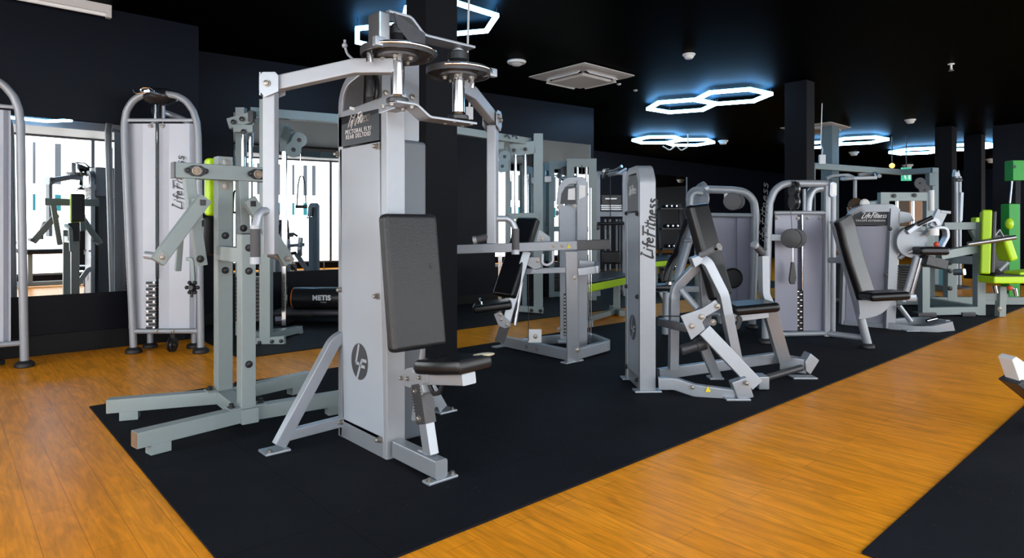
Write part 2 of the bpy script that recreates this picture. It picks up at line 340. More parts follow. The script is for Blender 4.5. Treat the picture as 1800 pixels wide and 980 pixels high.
# ================================================================== the room
CZ = 3.02
X0, X1, YW, YL, YR = -4.5, 26.0, -2.0, 6.63, 7.6
def st(name, mb, m): return mb.done(name, m, None, 'structure')
st('floor', MB().bar(X0 - .1, X1 + .1, YW - .3, 13.1, -0.1, 0), 'wood')
st('ceiling', MB().bar(X0 - .1, X1 + .1, YW - .3, 13.1, CZ, CZ + .1), 'ceil')
st('wall_left', MB().bar(X0, 1.745, YL, YL + .12, 0, CZ), 'wall')
st('wall_return', MB().bar(1.745, 1.865, YL, 7.6, 0, CZ), 'wall')
a0, a1 = V((1.80, 7.58, 0)), V((7.95, 6.86, 0)); dv = (a1 - a0).normalized(); nv = V((dv.y, -dv.x, 0))   # faces the room
st('wall_recess', MB().prism([a0, a1, a1 - nv * .12, a0 - nv * .12], (0, 0, CZ)), 'wall')
st('wall_recess_end', MB().bar(7.90, 7.96, 6.95, 10.6, 0, CZ), 'wall')
st('wall_back', MB().bar(7.9, X1, 10.6, 10.7, 0, CZ), 'wall')
st('wall_far', MB().bar(X1 - .1, X1, YW, 10.6, 0, CZ), 'wall')
st('wall_near', MB().bar(X0 - .1, X0, YW, YL, 0, CZ), 'wall')
st('baseboard_left', MB().bar(X0, 1.745, YL - .018, YL, 0, 0.17, .004), 'skirt')
st('baseboard_recess', MB().prism([a0 + dv * .08, a1, a1 + nv * .015, a0 + dv * .08 + nv * .015], (0, 0, .12)), 'skirt')
# window wall behind the camera
st('wall_window_sill', MB().bar(X0, X1, YW - .12, YW, 0, .15), 'wall')
st('wall_window_head', MB().bar(X0, X1, YW - .12, YW, 2.86, CZ), 'wall')
M['soffit'] = mat('grey soffit paint', (0.20, 0.19, 0.185), 0.6)
st('trim_2', MB().bar(X0, 8.0, YW, -.75, 2.87, CZ - .001), 'soffit')
M['glass'] = mat('frosted glass in daylight', (0.8, 0.8, 0.8), 0.6, emis=(0.93, 0.97, 1.0), estr=WINDOW_STRENGTH)
M['fill_glass_left'] = mat('frosted glass, left side', (0.8, 0.8, 0.8), 0.6, emis=(0.90, 0.96, 1.0), estr=WINDOW_STRENGTH * 1.7)  # stronger glow for the added window on the near wall
M['clear_strip'] = mat('clear strip showing grey outdoors', (0.2, 0.2, 0.2), 0.2, emis=(0.22, 0.27, 0.34), estr=1.0)
M['clear_strip_b'] = mat('clear strip showing blue outdoors', (0.1, 0.2, 0.2), 0.2, emis=(0.02, 0.42, 0.55), estr=1.0)
wx = X0
k = 0
while wx < X1 - .2:
    w2 = min(wx + 3.4, X1)
    wn = st('window_%d' % (k + 1), MB().bar(wx, w2, YW - .10, YW - .07, .15, 2.86), 'glass')
    fr = MB()
    for z0, z1 in ((.15, .19), (2.83, 2.86)): fr.bar(wx, w2, YW - .06, YW - .01, z0, z1, .003)
    for xx in (wx, w2 - .03): fr.bar(xx, xx + .03, YW - .06, YW - .005, .15, 2.86, .003)
    fr.done('window_frame', 'alu', wn)
    sl = MB(); sb = MB(); xx = wx + .3
    while xx < w2 - .35:
        ww = random.choice((.05, .06, .1, .14)); sl.bar(xx, xx + ww, YW - .05, YW - .02, 1.92, 2.72, .003); sb.bar(xx, xx + ww, YW - .05, YW - .02, 1.40, 1.72, .003); xx += ww + random.choice((.22, .3, .4, .12))
    sl.done('window_strip', 'clear_strip', wn); sb.done('window_strip', 'clear_strip_b', wn)
    wx = w2; k += 1
st('wall_near_sill', MB().bar(X0, X0 + .02, YW, YL, 0, .35), 'wall')
wn = st('window_20', MB().bar(X0 + .01, X0 + .03, -1.6, 5.2, .35, 2.86), 'fill_glass_left')  # unseen window added to brighten machine sides facing the near wall
fr = MB()
for z0, z1 in ((.35, .41), (1.62, 1.70), (2.80, 2.86)): fr.bar(X0 + .031, X0 + .06, -1.6, 5.2, z0, z1, .003)
for yy in (-1.6, .1, 1.8, 3.5, 5.14): fr.bar(X0 + .031, X0 + .06, yy, yy + .06, .35, 2.86, .003)
fr.done('window_frame', 'alu', wn)  # frame of the added window
# mirrors
mir = MB().prism([XP(40, 0, 0) for _ in ()] or [(-3.9, YL - .008, .50), (1.50, YL - .008, .50), (1.50, YL - .008, 2.00), (-3.9, YL - .008, 2.00)], (0, .006, 0)).done('wall_mirror', 'mirror')
solo(mir, 'large wall mirror on the left navy wall between the two tubular pulley machines', 'mirror')
def recess_mirror(s0, s1, z0, z1, label, frame=False):
    r = thing('wall_mirror', label, 'mirror', a0 + dv * s0 + nv * .002 + V((0, 0, z0)))
    p, q = a0 + dv * s0 + nv * .002, a0 + dv * s1 + nv * .002
    MB().prism([p + UP * z0, q + UP * z0, q + UP * z1, p + UP * z1], nv * .006).done('mirror_pane', 'mirror', r)
    if frame:
        e = MB(); e.beam(q + UP * z0 + nv * .004, q + UP * z1 + nv * .004, .02, .012); e.done('edge_trim', 'alu', r)
    return r
def s_at(px):
    r = ray(px, 400); n = nv; t = (a0 - C0).dot(n) / r.dot(n); return (C0 + r * t - a0).dot(dv)
recess_mirror(s_at(410), s_at(735), .55, 2.38, 'big wall mirror behind the left cable tower, above the branded roller')
recess_mirror(s_at(870), s_at(1037), .50, 2.42, 'wall mirror behind the right cable tower with a pale right edge', True)
# pillars
def pillar(name, x, y, w, d): st(name, MB().bar(x, x + w, y, y + d, 0, CZ, .004), 'pillar')
p1 = YP(804, 400, 3.65).x; p0 = YP(749, 400, 3.65).x; p2 = XP(714, 400, p0).y
pillar('wall_pillar_1', p0, 3.65, p1 - p0, p2 - 3.65)
for nme, (l, c, r), Yp in (('wall_pillar_2', (1379, 1418, 1432), 3.65), ('wall_pillar_3', (1643, 1673, 1682), 3.45), ('wall_pillar_4', (1694, 1725, 1732), 3.35)):
    xl = YP(c, 400, Yp).x; xr = YP(r, 400, Yp).x; yb = XP(l, 400, xl).y; pillar(nme, xl, Yp, xr - xl, yb - Yp)
# rubber flooring
solo(MB().bar(.66, 11.5, 1.785, 4.50, 0, .010, .002).done('rubber_mat', 'mat'), 'large black rubber mat under the row of machines', 'mat')
solo(MB().bar(2.25, 14.0, -1.2, .79, 0, .010, .002).done('rubber_mat', 'mat'), 'black rubber mat in the lower right corner beyond the wood walkway', 'mat')
solo(MB().prism([(1.82, 5.35, 0), (12.4, 5.32, 0), (12.4, 10.3, 0), (8.05, 10.3, 0), (8.05, 6.80, 0), (7.6, 6.80, 0), (1.88, 7.47, 0)], (0, 0, .010)).done('rubber_mat', 'ribbed'), 'black ribbed rubber mat along the back wall under the cable towers', 'mat')
# ================================================================== pectoral fly machine (front, tallest)
def pec_fly():
    XF = 1.515; YC = 2.547
    r = thing('pectoral_fly_machine', 'tall silver pectoral fly machine with two pulley discs on top and black back pad', 'gym machine', (1.56, 2.6, 0.010))
    # frame: column, rear curved tube, base
    m = MB(); m.beam((1.567, 2.575, .010), (1.567, 2.575, 1.66), .10, .056, side=(1, 0, 0), r=.008).done('front_column', 'silver2', r)
    m = MB()
    m.path([(1.54, 3.00, .010), (1.54, 3.00, 1.79), (1.54, 2.78, 1.835), (1.54, 2.70, 1.835)], .05, .045, (1, 0, 0), .14, .006, 8)
    m.beam((1.54, 3.0, .06), (1.54, 2.58, .06), .05, .10, r=.004)
    m.done('rear_frame', 'silver', r)
    m = MB(); m.beam(XP(594, 211, XF) + V((.03, 0, 0)), XP(694, 176, XF) + V((.03, 0, 0)), .06, .075, r=.006).done('top_beam', 'silver', r)
    t = MB().box(XP(619, 190.5, XF) + V((-.001, 0, 0)), (.001, .05, .014), ((1, 0, 0), (0, 1, .27), (0, -.27, 1)), 0).done('sticker', 'inkw', r)
    # header plate with lettering
    a, b, c, d = XP(595, 206, XF), XP(666, 190, XF), XP(666, 246, XF), XP(595, 259, XF)
    h = MB().prism([a, b, c, d], (.02, 0, 0), .002).done('header_plate', 'header', r)
    xd, yd = V((0, -1, 0)), UP
    brush('LifeFitness', .205, .050, XP(612, 222, XF - .002), V((0, -1, .03)), V((0, -.35, .94)), 'inkw', h, wd=.13)
    def slanted(s, size, px, py):
        text(s, size, XP(px, py, XF - .002), V((0, -1, -.02)), V((0, -.06, 1)), 'inkw', h, spacing=1.25)
    slanted('PECTORAL FLY/', .030, 607, 236.5); slanted('REAR DELTOID', .030, 608, 245)
    # curved rear shroud and side panel
    MB().prism([XP(603, 200, XF + .012), XP(607, 165, XF + .012), XP(616, 142, XF + .012), XP(632, 130, XF + .012), XP(640, 128, XF + .012), XP(638, 188, XF + .012)], (.004, 0, 0)).done('rear_shroud', 'dgrey', r)
    p = MB().prism([XP(597, 262, XF), XP(666, 249, XF), XP(674, 776, XF), XP(604, 741, XF)], (.012, 0, 0), .003).done('side_panel', 'shroud', r)
    roundel(XP(632, 635, XF - .001), .088, (0, -1, 0), UP, p, .92)
    bolts(r, [XP(594, 271, XF), XP(599, 509, XF), XP(601, 741, XF), XP(662, 257, XF), XP(663, 520, XF), XP(667, 772, XF)], (-1, 0, 0), .010, 'bolt', .02)
    for px, py in ((664, 257), (665, 520), (669, 772)): MB().box(XP(px, py, XF) + V((.004, 0, 0)), (.012, .03, .032), None, .002).done('panel_clip', 'bolt', r)
    # weight stack housing behind the column
    MB().bar(1.60, 1.815, 2.66, 3.0, .03, 1.50, .02).done('stack_shroud', 'stack', r)
    MB().bar(1.575, 1.80, 2.70, 2.98, 1.50, 1.90, .012).done('upper_housing', 'silver2', r)
    bolts(r, [V((1.60, 2.70, 1.72)), V((1.75, 2.70, 1.72))], (0, -1, 0), .012, 'bolt')
    m = MB(); m.tube([(1.565, 2.68, 1.3), (1.565, 2.68, 1.86)], .004, n=8); m.tube([(1.54, 2.72, 1.3), (1.54, 2.72, 1.86)], .004, n=8); m.done('cable', 'cable', r)
    MB().lathe((1.535, 2.8, 1.74), (1, 0, 0), [(.10, 0), (.105, .004), (.095, .013), (.105, .022), (.10, .026)], 28).done('guide_pulley', 'plastic', r)
    # pivots, discs, plates
    PL, PR = V((1.49, 2.41, 0)), V((1.822, 2.41, 0))
    def z_at(px, py, p): return YP(px, py, p.y).z
    zd = 1.815
    m = MB()
    low = []
    MB().path([(1.455, 2.41, 1.612), (1.56, 2.41, 1.612), (1.63, 2.41, 1.565), (1.895, 2.41, 1.565)], .10, .012, (0, 1, 0), .05, .003).done('lower_bracket', 'silver', r)
    MB().path([(1.42, 2.41, 1.99), (1.53, 2.41, 1.99), (1.60, 2.41, 1.925), (1.885, 2.41, 1.925)], .10, .012, (0, 1, 0), .05, .003).done('upper_bracket', 'silver', r)
    MB().bar(1.37, 1.425, 2.36, 2.46, 1.84, 1.985, .01).done('bracket_block', 'steel', r)
    MB().prism([(1.44, 2.36, 1.99), (1.60, 2.36, 1.93), (1.60, 2.36, 1.85), (1.56, 2.36, 1.84), (1.46, 2.36, 1.93)], (0, .006, 0)).done('bracket_gusset', 'dgrey', r)
    for P, zb, zt, dz, sgn in ((PL, 1.635, 1.95, 1.835, -1), (PR, 1.60, 1.90, 1.805, 1)):
        RD = .160 if sgn < 0 else .152
        o = MB().cyl(P + UP * (zb + .015), P + UP * (dz - .01), .030).done('pivot_shaft', 'chrome', r)
        MB().lathe(P + UP * (zb - .02), UP, [(.026, 0), (.028, .02), (.016, .036), (.018, .04)], 20).done('shaft_bush', 'copper', r)
        MB().lathe(P + UP * (zb - .022), UP, [(.048, 0), (.050, .004), (.050, .018), (.045, .022)], 24).done('lower_bearing', 'plastic', r)
        MB().lathe(P + UP * (zt - .03), UP, [(.02, -.06), (.022, -.05), (.046, -.012), (.05, -.01), (.05, .022), (.03, .03)], 24).done('upper_bearing', 'plastic', r)
        d = MB().lathe(P + UP * dz, UP, [(.060, -.012), (.095, -.012), (.096, 0), (RD - .008, 0), (RD - .006, -.018), (RD, -.018), (RD, .012), (RD - .01, .012), (RD - .012, .006), (.06, .006)], 48).done('pulley_disc', 'dgrey', r)
        MB().lathe(P + UP * (dz - .014), UP, [(.035, -.012), (.088, -.010), (.09, 0), (.035, 0)], 32).done('disc_hub', 'dgrey', d)
        bolts(d, [P + UP * (dz - .026) + V((.065 * math.cos(a), .065 * math.sin(a), 0)) for a in (.3, 1.5, 2.7, 4.0, 5.2)], (0, 0, -1), .009)
        MB().path([P + UP * dz + V(((RD + .003) * math.cos(a), (RD + .003) * math.sin(a), .0)) for a in [i * .17 - 2.6 for i in range(16)]], .012, .024, (0, 0, 1), 0).done('disc_belt', 'chrome', d)
        MB().box(P + UP * (dz + .005) + V((.138 * sgn, -.08, 0)), (.05, .03, .04), None, .005).done('belt_clamp', 'silver', d)
        q = MB(); q.cyl(P + UP * (dz - .06) + V((.11 * sgn - .015, .02, 0)), P + UP * (dz - .01) + V((.11 * sgn - .015, .02, 0)), .016); q.done('stop_peg', 'chrome', d)
        bolts(r, [P + UP * (zt + .004)], UP, .018, 'silver')
        bolts(r, [P + UP * (zb - .031) + V((x, y, 0)) for x in (-.05, .05) for y in (-.035, .035)], (0, 0, -1), .009)
    # arms
    def arm(P, pts, end, ztop, zbot, dirx):
        o = MB().path(pts, .052, .066, V((0, 0, 1)).cross((pts[-1] - pts[0]).normalized()) if False else (pts[-1] - pts[0]).cross(UP), .08, .008).done('swing_arm', 'silver2', r)
        e = V((end.x, end.y, 0)); ax = (pts[-1] - pts[0]); ax.z = 0; ax.normalize(); sd = ax.cross(UP)
        c = MB()
        for s in (-1, 1): c.prism([e + sd * (s * .036) + ax * u + UP * z for u, z in ((-.05, ztop - .035), (.01, ztop - .06), (.035, ztop - .03), (.035, ztop + .03), (.02, ztop + .05), (-.035, ztop + .05), (-.05, ztop + .035))], sd * (.006 * s), .002)
        c.prism([e - sd * .036 + ax * .03 + UP * (ztop - .05), e + sd * .036 + ax * .03 + UP * (ztop - .05), e + sd * .036 + ax * .03 + UP * (ztop + .05), e - sd * .036 + ax * .03 + UP * (ztop + .05)], ax * .006)
        c.done('elbow_bracket', 'silver', r)
        bolts(r, [e + sd * .043 + UP * (ztop + .0), e + sd * .043 - ax * .035 + UP * (ztop + .015)], sd, .011); bolts(r, [e - sd * .043 + UP * ztop], -sd, .011)
        h = MB().beam(e + UP * zbot, e + UP * (ztop - .03), .055, .055, side=ax, r=.008).done('handle_bar', 'silver2', r)
        return e, ax, sd, h
    zl = 1.775
    EL = DP(476, 150, 2.8)
    pts = [V((PL.x, PL.y, zl)), V((PL.x, PL.y, zl)) + (V((EL.x, EL.y, zl)) - V((PL.x, PL.y, zl))) * .33, V((EL.x, EL.y, 1.695))]
    e, ax, sd, h = arm(PL, pts, EL, 1.695, .955, -1)
    # curved handle with grip: left
    g0 = e + UP * 1.14; hx = -RT * .05 - FW * .10
    MB().tube([g0, g0 + hx * .55 + UP * .005, g0 + hx * .75 - UP * .075], .018, .05).done('handle_tube', 'silver', r)
    MB().tube([g0 + hx * .75 - UP * .07, g0 + hx * .75 - UP * .20], .021, 0).done('handle_grip', 'grip', r)
    MB().tube([g0 + hx * .75 - UP * .195, g0 + hx * .75 - UP * .225], .022, 0).done('grip_ring', 'silver2', r); MB().tube([g0 + hx * .75 - UP * .06, g0 + hx * .75 - UP * .075], .022, 0).done('grip_ring', 'silver2', r)
    ER = DP(866, 196, 3.48)
    pts = [V((PR.x, PR.y, 1.74)) + (ER - PR) * .02 * V((1, 1, 0)), V((PR.x, PR.y, 1.74)) + V((ER.x - PR.x, ER.y - PR.y, 0)) * .35, V((ER.x, ER.y, 1.665))]
    e, ax, sd, h = arm(PR, pts, ER, 1.655, .985, 1)
    g0 = e + UP * 1.12
    MB().tube([g0, g0 + RT * .10, g0 + RT * .125 - UP * .06], .018, .05).done('handle_tube', 'silver', r)
    MB().tube([g0 + RT * .125 - UP * .055, g0 + RT * .125 - UP * .175], .021, 0).done('handle_grip', 'grip', r)
    MB().tube([g0 + RT * .125 - UP * .17, g0 + RT * .125 - UP * .195], .022, 0).done('grip_ring', 'silver2', r)
    g1 = e + UP * 1.025
    MB().tube([g1, g1 - RT * .09 - UP * .02], .021, 0).done('handle_grip', 'grip', r); MB().tube([g1 - RT * .088 - UP * .0195, g1 - RT * .108 - UP * .024], .022, 0).done('grip_ring', 'silver2', r)
    MB().lathe(XP(650, 152, 1.46), UP, [(.018, -.05), (.020, -.03), (.012, .01), (.012, .03)], 16).done('stop_buffer', 'rubber', r)
    # long curl of cable above the left disc
    MB().tube([DP(640, 122, 2.95), DP(622, 105, 2.97), DP(610, 95, 2.98), DP(606, 80, 2.98), DP(606, 70, 2.98)], .006, .05, 8).done('loose_cable', 'silver2', r)
    MB().ball(DP(606, 80, 2.98), .013).done('cable_end', 'silver2', r)
    # backrest
    tp, bt = V((1.557, 2.40, 1.135)), V((1.551, 2.31, .545)); ay = (tp - bt).normalized(); ax3 = V((1, 0, 0)); az = ax3.cross(ay)
    cen = (tp + bt) / 2 - az * .033
    pad = MB().box(cen + V((0, 0, 0)), (.280, (tp - bt).length, .066), (ax3, ay, az), .024, 4).done('back_pad', 'vinyl', r)
    MB().lathe(cen + az * .0335 + ax3 * .08 + ay * .06, az, [(.009, -.002), (.010, .0012), (.006, .0005), (0, .0002)], 14).done('pad_button', 'rubber', pad)
    MB().beam(cen - ay * .12 + V((0, .02, 0)), cen - ay * .12 + V((0, .13, 0)), .06, .06).done('pad_mount', 'silver', r)
    # seat and its post
    b0 = V((1.560, 2.52, .062)); b1 = V((1.560, 2.18, .062))
    MB().beam(b0, b1, .062, .078, r=.010).done('base_beam', 'silver', r)
    MB().box((1.552, 2.32, .1025), (.016, .035, .001), None, 0).done('sticker', 'inkw', r)
    f = MB(); f.box((1.565, 2.195, .0165), (.15, .055, .012), None, .004); f.done('foot_plate', 'silver', r)
    bolts(r, [V((1.505, 2.19, .0225)), V((1.625, 2.19, .0225))], UP, .009)
    ps, pe = V((1.566, 2.265, .10)), V((1.566, 2.36, .45))
    MB().beam(ps, pe, .046, .060, side=(1, 0, 0), r=.006).done('seat_post', 'silver', r)
    dirp = (pe - ps).normalized()
    MB().prism([XP(703, 662, 1.537), XP(713, 648, 1.537), XP(725, 645, 1.537), XP(726, 654, 1.537), XP(752, 657, 1.537), XP(752, 672, 1.537), XP(742, 676, 1.537), XP(745, 690, 1.537), XP(738, 700, 1.537), XP(727, 696, 1.537), XP(722, 682, 1.537), XP(708, 677, 1.537)], (.058, 0, 0), .003).done('seat_bracket', 'silver', r)
    bolts(r, [XP(706, 664, 1.536), XP(717, 665, 1.536), XP(731, 687, 1.536), XP(738, 663, 1.536)], (-1, 0, 0), .007)
    g = MB(); w0 = ps + dirp * .17 - dirp.cross(V((1, 0, 0))).normalized() * 0
    nf = V((1, 0, 0)).cross(dirp).normalized()
    sl = MB().beam(ps + dirp * .13, ps + dirp * .30, .060, .075, side=(1, 0, 0), r=.008).done('post_sleeve', 'dgrey', r)
    for i in range(9): MB().beam(ps + dirp * (.185 + i * .0125) , ps + dirp * (.191 + i * .0125), .064, .079, side=(1, 0, 0), r=.002).done('sleeve_rib', 'dgrey', sl)
    bolts(sl, [ps + dirp * .155 + V((-.031, 0, 0))], (-1, 0, 0), .010)
    MB().path([XP(752, 668, 1.57), XP(762, 692, 1.57), XP(772, 690, 1.57), XP(778, 676, 1.57)], .012, .02, (1, 0, 0), .02, .003).done('release_lever', 'plastic', r)
    MB().beam((1.580, 2.28, .424), (1.600, 2.045, .459), .075, .052, r=.006).done('seat_frame', 'silver', r)
    sa = V((1.580, 2.285, .482)); sb = V((1.613, 2.00, .521)); ay = (sb - sa).normalized(); axx = ay.cross(UP).normalized(); azz = axx.cross(ay)
    pts = [sa + axx * x + ay * y for x, y in ((-.105, 0), (.105, 0), (.12, .14), (.098, .285), (-.092, .285), (-.115, .14))]
    seat = MB().prism([p - azz * .030 for p in pts], azz * .060, .020).done('seat', 'vinyls', r)
    cn = sa + ay * .25
    MB().ball(cn - axx * .075 + azz * .026 + ay * -.005, (.05, .035, .009), (axx + ay * -.9, ay + axx * .9, azz)).done('torn_foam', 'foam', seat)
    # gas strut behind post and the small right foot
    MB().tube([V((1.60, 2.45, .20)), V((1.60, 2.36, .62))], .012, 0).done('seat_strut', 'silver', r)
    for sg, x0 in ((-1, 1.545), (1, 1.80)):
        lg = MB().path([(x0, 3.0, .52), (x0 + sg * .06, 3.0, .50), (x0 + sg * .345, 3.0, .035)], .048, .060, (0, 1, 0), .09, .006, 7).done('side_leg', 'silver', r)
        MB().beam((x0, 3.0, .085), (x0 + sg * .32, 3.0, .075), .044, .05, r=.005).done('leg_brace', 'silver', lg)
        MB().box((x0 + sg * .365, 3.0, .0165), (.12, .10, .012), None, .004).done('foot_plate', 'silver', lg)
        bolts(lg, [V((x0 + sg * .40, 3.0 - .03, .0225))], UP, .009)
    return r
pec_fly()
# ================================================================== standing lever machine, grey green (left foreground)
def lever_machine():
    r = thing('lever_row_machine', 'grey-green plate-loaded lever machine with lime chest pad, left of the pectoral fly', 'gym machine', (1.2, 3.65, 0.010))
    zb = .095
    def rail(a, b, nm='base_rail'): return MB().beam((a[0], a[1], zb), (b[0], b[1], zb), .07, .075, r=.004).done(nm, 'gg', r)
    ends = (((1.175, 3.43), (.665, 3.345)), ((1.235, 3.43), (1.78, 3.375)), ((1.20, 3.88), (.685, 4.085)), ((1.26, 3.88), (1.80, 3.985)))
    for a, b in ends:
        o = rail(a, b); d = (V((*b, 0)) - V((*a, 0))).normalized()
        MB().beam(V((*b, .035)) - d * .06 - UP * 0, V((*b, .035)) - d * .15, .065, .048, r=.003).done('foot_block', 'gg', o)
        MB().box(V((*b, zb)) + d * .001, (.004, .062, .067), (d, d.cross(UP), UP), .001).done('end_cap', 'copper', o)
    MB().beam((1.195, 3.36, zb), (1.225, 3.93, zb), .085, .076, r=.004).done('cross_member', 'gg', r)
    for p in ((1.195, 3.42), (1.225, 3.88)):
        MB().box((p[0], p[1], .137), (.19, .085, .008), None, .003).done('flange_plate', 'gg', r)
        bolts(r, [V((p[0] + s * .075, p[1], .141)) for s in (-1, 1)], UP, .012, 'bbolt', .02)
    MB().beam((1.195, 3.42, .14), (1.195, 3.42, 1.035), .075, .075, side=(1, 0, 0), r=.005).done('front_column', 'gg', r)
    MB().box((1.195, 3.42, 1.038), (.073, .073, .008), None, .002).done('column_cap', 'plastic', r)
    MB().beam((1.225, 3.88, .14), (1.225, 3.88, 1.48), .085, .075, side=(1, 0, 0), r=.005).done('rear_column', 'gg', r)
    MB().beam((1.215, 3.85, .925), (1.20, 3.45, .925), .075, .08, r=.004).done('link_beam', 'gg', r)
    MB().box((1.222, 3.839, .925), (.08, .006, .26), None, .02).done('link_plate', 'gg', r)
    bolts(r, [V((1.222, 3.836, z)) for z in (1.025, .825)], (0, -1, 0), .014, 'bbolt', .014)
    bolts(r, [V((1.195, 3.3825, z)) for z in (.965, .845, .36)], (0, -1, 0), .013, 'bbolt', .01)
    bolts(r, [V((1.225, 3.842, z)) for z in (1.445, 1.31)], (0, -1, 0), .02, 'bolt', .01)
    YB = 3.80
    a, b = YP(305, 302, YB), YP(468, 305, YB); zc = (a.z + b.z) / 2
    MB().beam((a.x, YB, zc), (b.x + .04, YB, zc), .07, .085, r=.005).done('cross_bar', 'gg', r)
    MB().box((a.x - .002, YB, zc), (.008, .072, .087), None, .002).done('bar_cap', 'dgrey', r)
    for px in (345, 453):
        c = YP(px, 302, YB - .0365); c.z = zc
        pl = MB(); pl.prism([c + V((x * .055, 0, z * .03)) for x, z in ((-1, .3), (-.4, 1), (.4, 1), (1, .3), (1, -.3), (.4, -1), (-.4, -1), (-1, -.3))], (0, -.010, 0), .003)
        bo = pl.done('bearing_plate', 'plastic', r)
        MB().lathe(c + V((0, -.010, 0)), (0, -1, 0), [(.028, 0), (.028, .008), (.024, .010), (.024, .004), (0, .004)], 20).done('bearing_ring', 'bolt', bo)
        MB().lathe(c + V((0, -.0135, 0)), (0, -1, 0), [(.018, 0), (.017, .006), (0, .007)], 16).done('bearing_cap', 'copper', bo)
        bolts(bo, [c + V((s * .045, -.010, 0)) for s in (-1, 1)], (0, -1, 0), .011, 'bbolt')
    # swinging levers and their diagonal arms
    for pts, diag, rl in ((((331, 312), (354, 466)), ((354, 356), (276, 460)), ((279, 455), (257, 452))), (((425, 312), (430, 412)), ((442, 358), (507, 462)), ((503, 455), (480, 447)))):
        lv = MB().beam(YP(*pts[0], 3.80), YP(*pts[1], 3.80), .055, .055, side=(0, 1, 0), r=.005).done('lever', 'gg', r)
        q = YP(*pts[1], 3.80)
        bolts(lv, [YP(pts[1][0] - 2, pts[1][1] - 11, 3.77)], (0, -1, 0), .014, 'bbolt', .012)
        e = YP(*diag[0], 3.68); f = YP(*diag[1], 3.66)
        dg = MB().beam(e + (e - f).normalized() * .03, f, .055, .070, side=(0, 1, 0), r=.005).done('diagonal_arm', 'gg', r)
        MB().beam(YP(diag[0][0] - 12, diag[0][1], 3.80), e, .05, .05, r=.005).done('pivot_tube', 'gg', dg)
        MB().box(e + V((0, -.029, 0)), (.03, .004, .032), None, .001).done('tube_opening', 'bbolt', dg)
        ff = f + (e - f).normalized() * .03
        bolts(dg, [ff + V((0, -.028, 0))], (0, -1, 0), .014, 'bolt', .012)
        MB().tube([ff, ff + (YP(*rl[1], 3.66) - YP(*rl[0], 3.66)) * 1.0 + V((-.0, .06, 0))], .020, 0).done('roller_peg', 'silver2', dg)
    # chest pad behind the upright
    MB().beam((1.225, 3.91, 1.30), (1.235, 3.96, 1.30), .06, .06).done('pad_bracket', 'gg', r)
    pd = MB().box((1.235, 3.99, 1.31), (.15, .07, .34), None, .02, 3).done('chest_pad', 'lime', r)
    MB().box((1.235, 4.035, 1.31), (.14, .03, .33), None, .012, 3).done('pad_face', 'vinyls', pd)
    MB().box((1.20, 3.985, 1.02), (.12, .05, .22), None, .012).done('lower_pad', 'vinyls', r)
    MB().path([(1.12, 3.98, 1.10), (1.12, 4.35, 1.05), (1.12, 4.42, .8)], .035, .035, (1, 0, 0), .05).done('seat_arm', 'gg', r)
lever_machine()

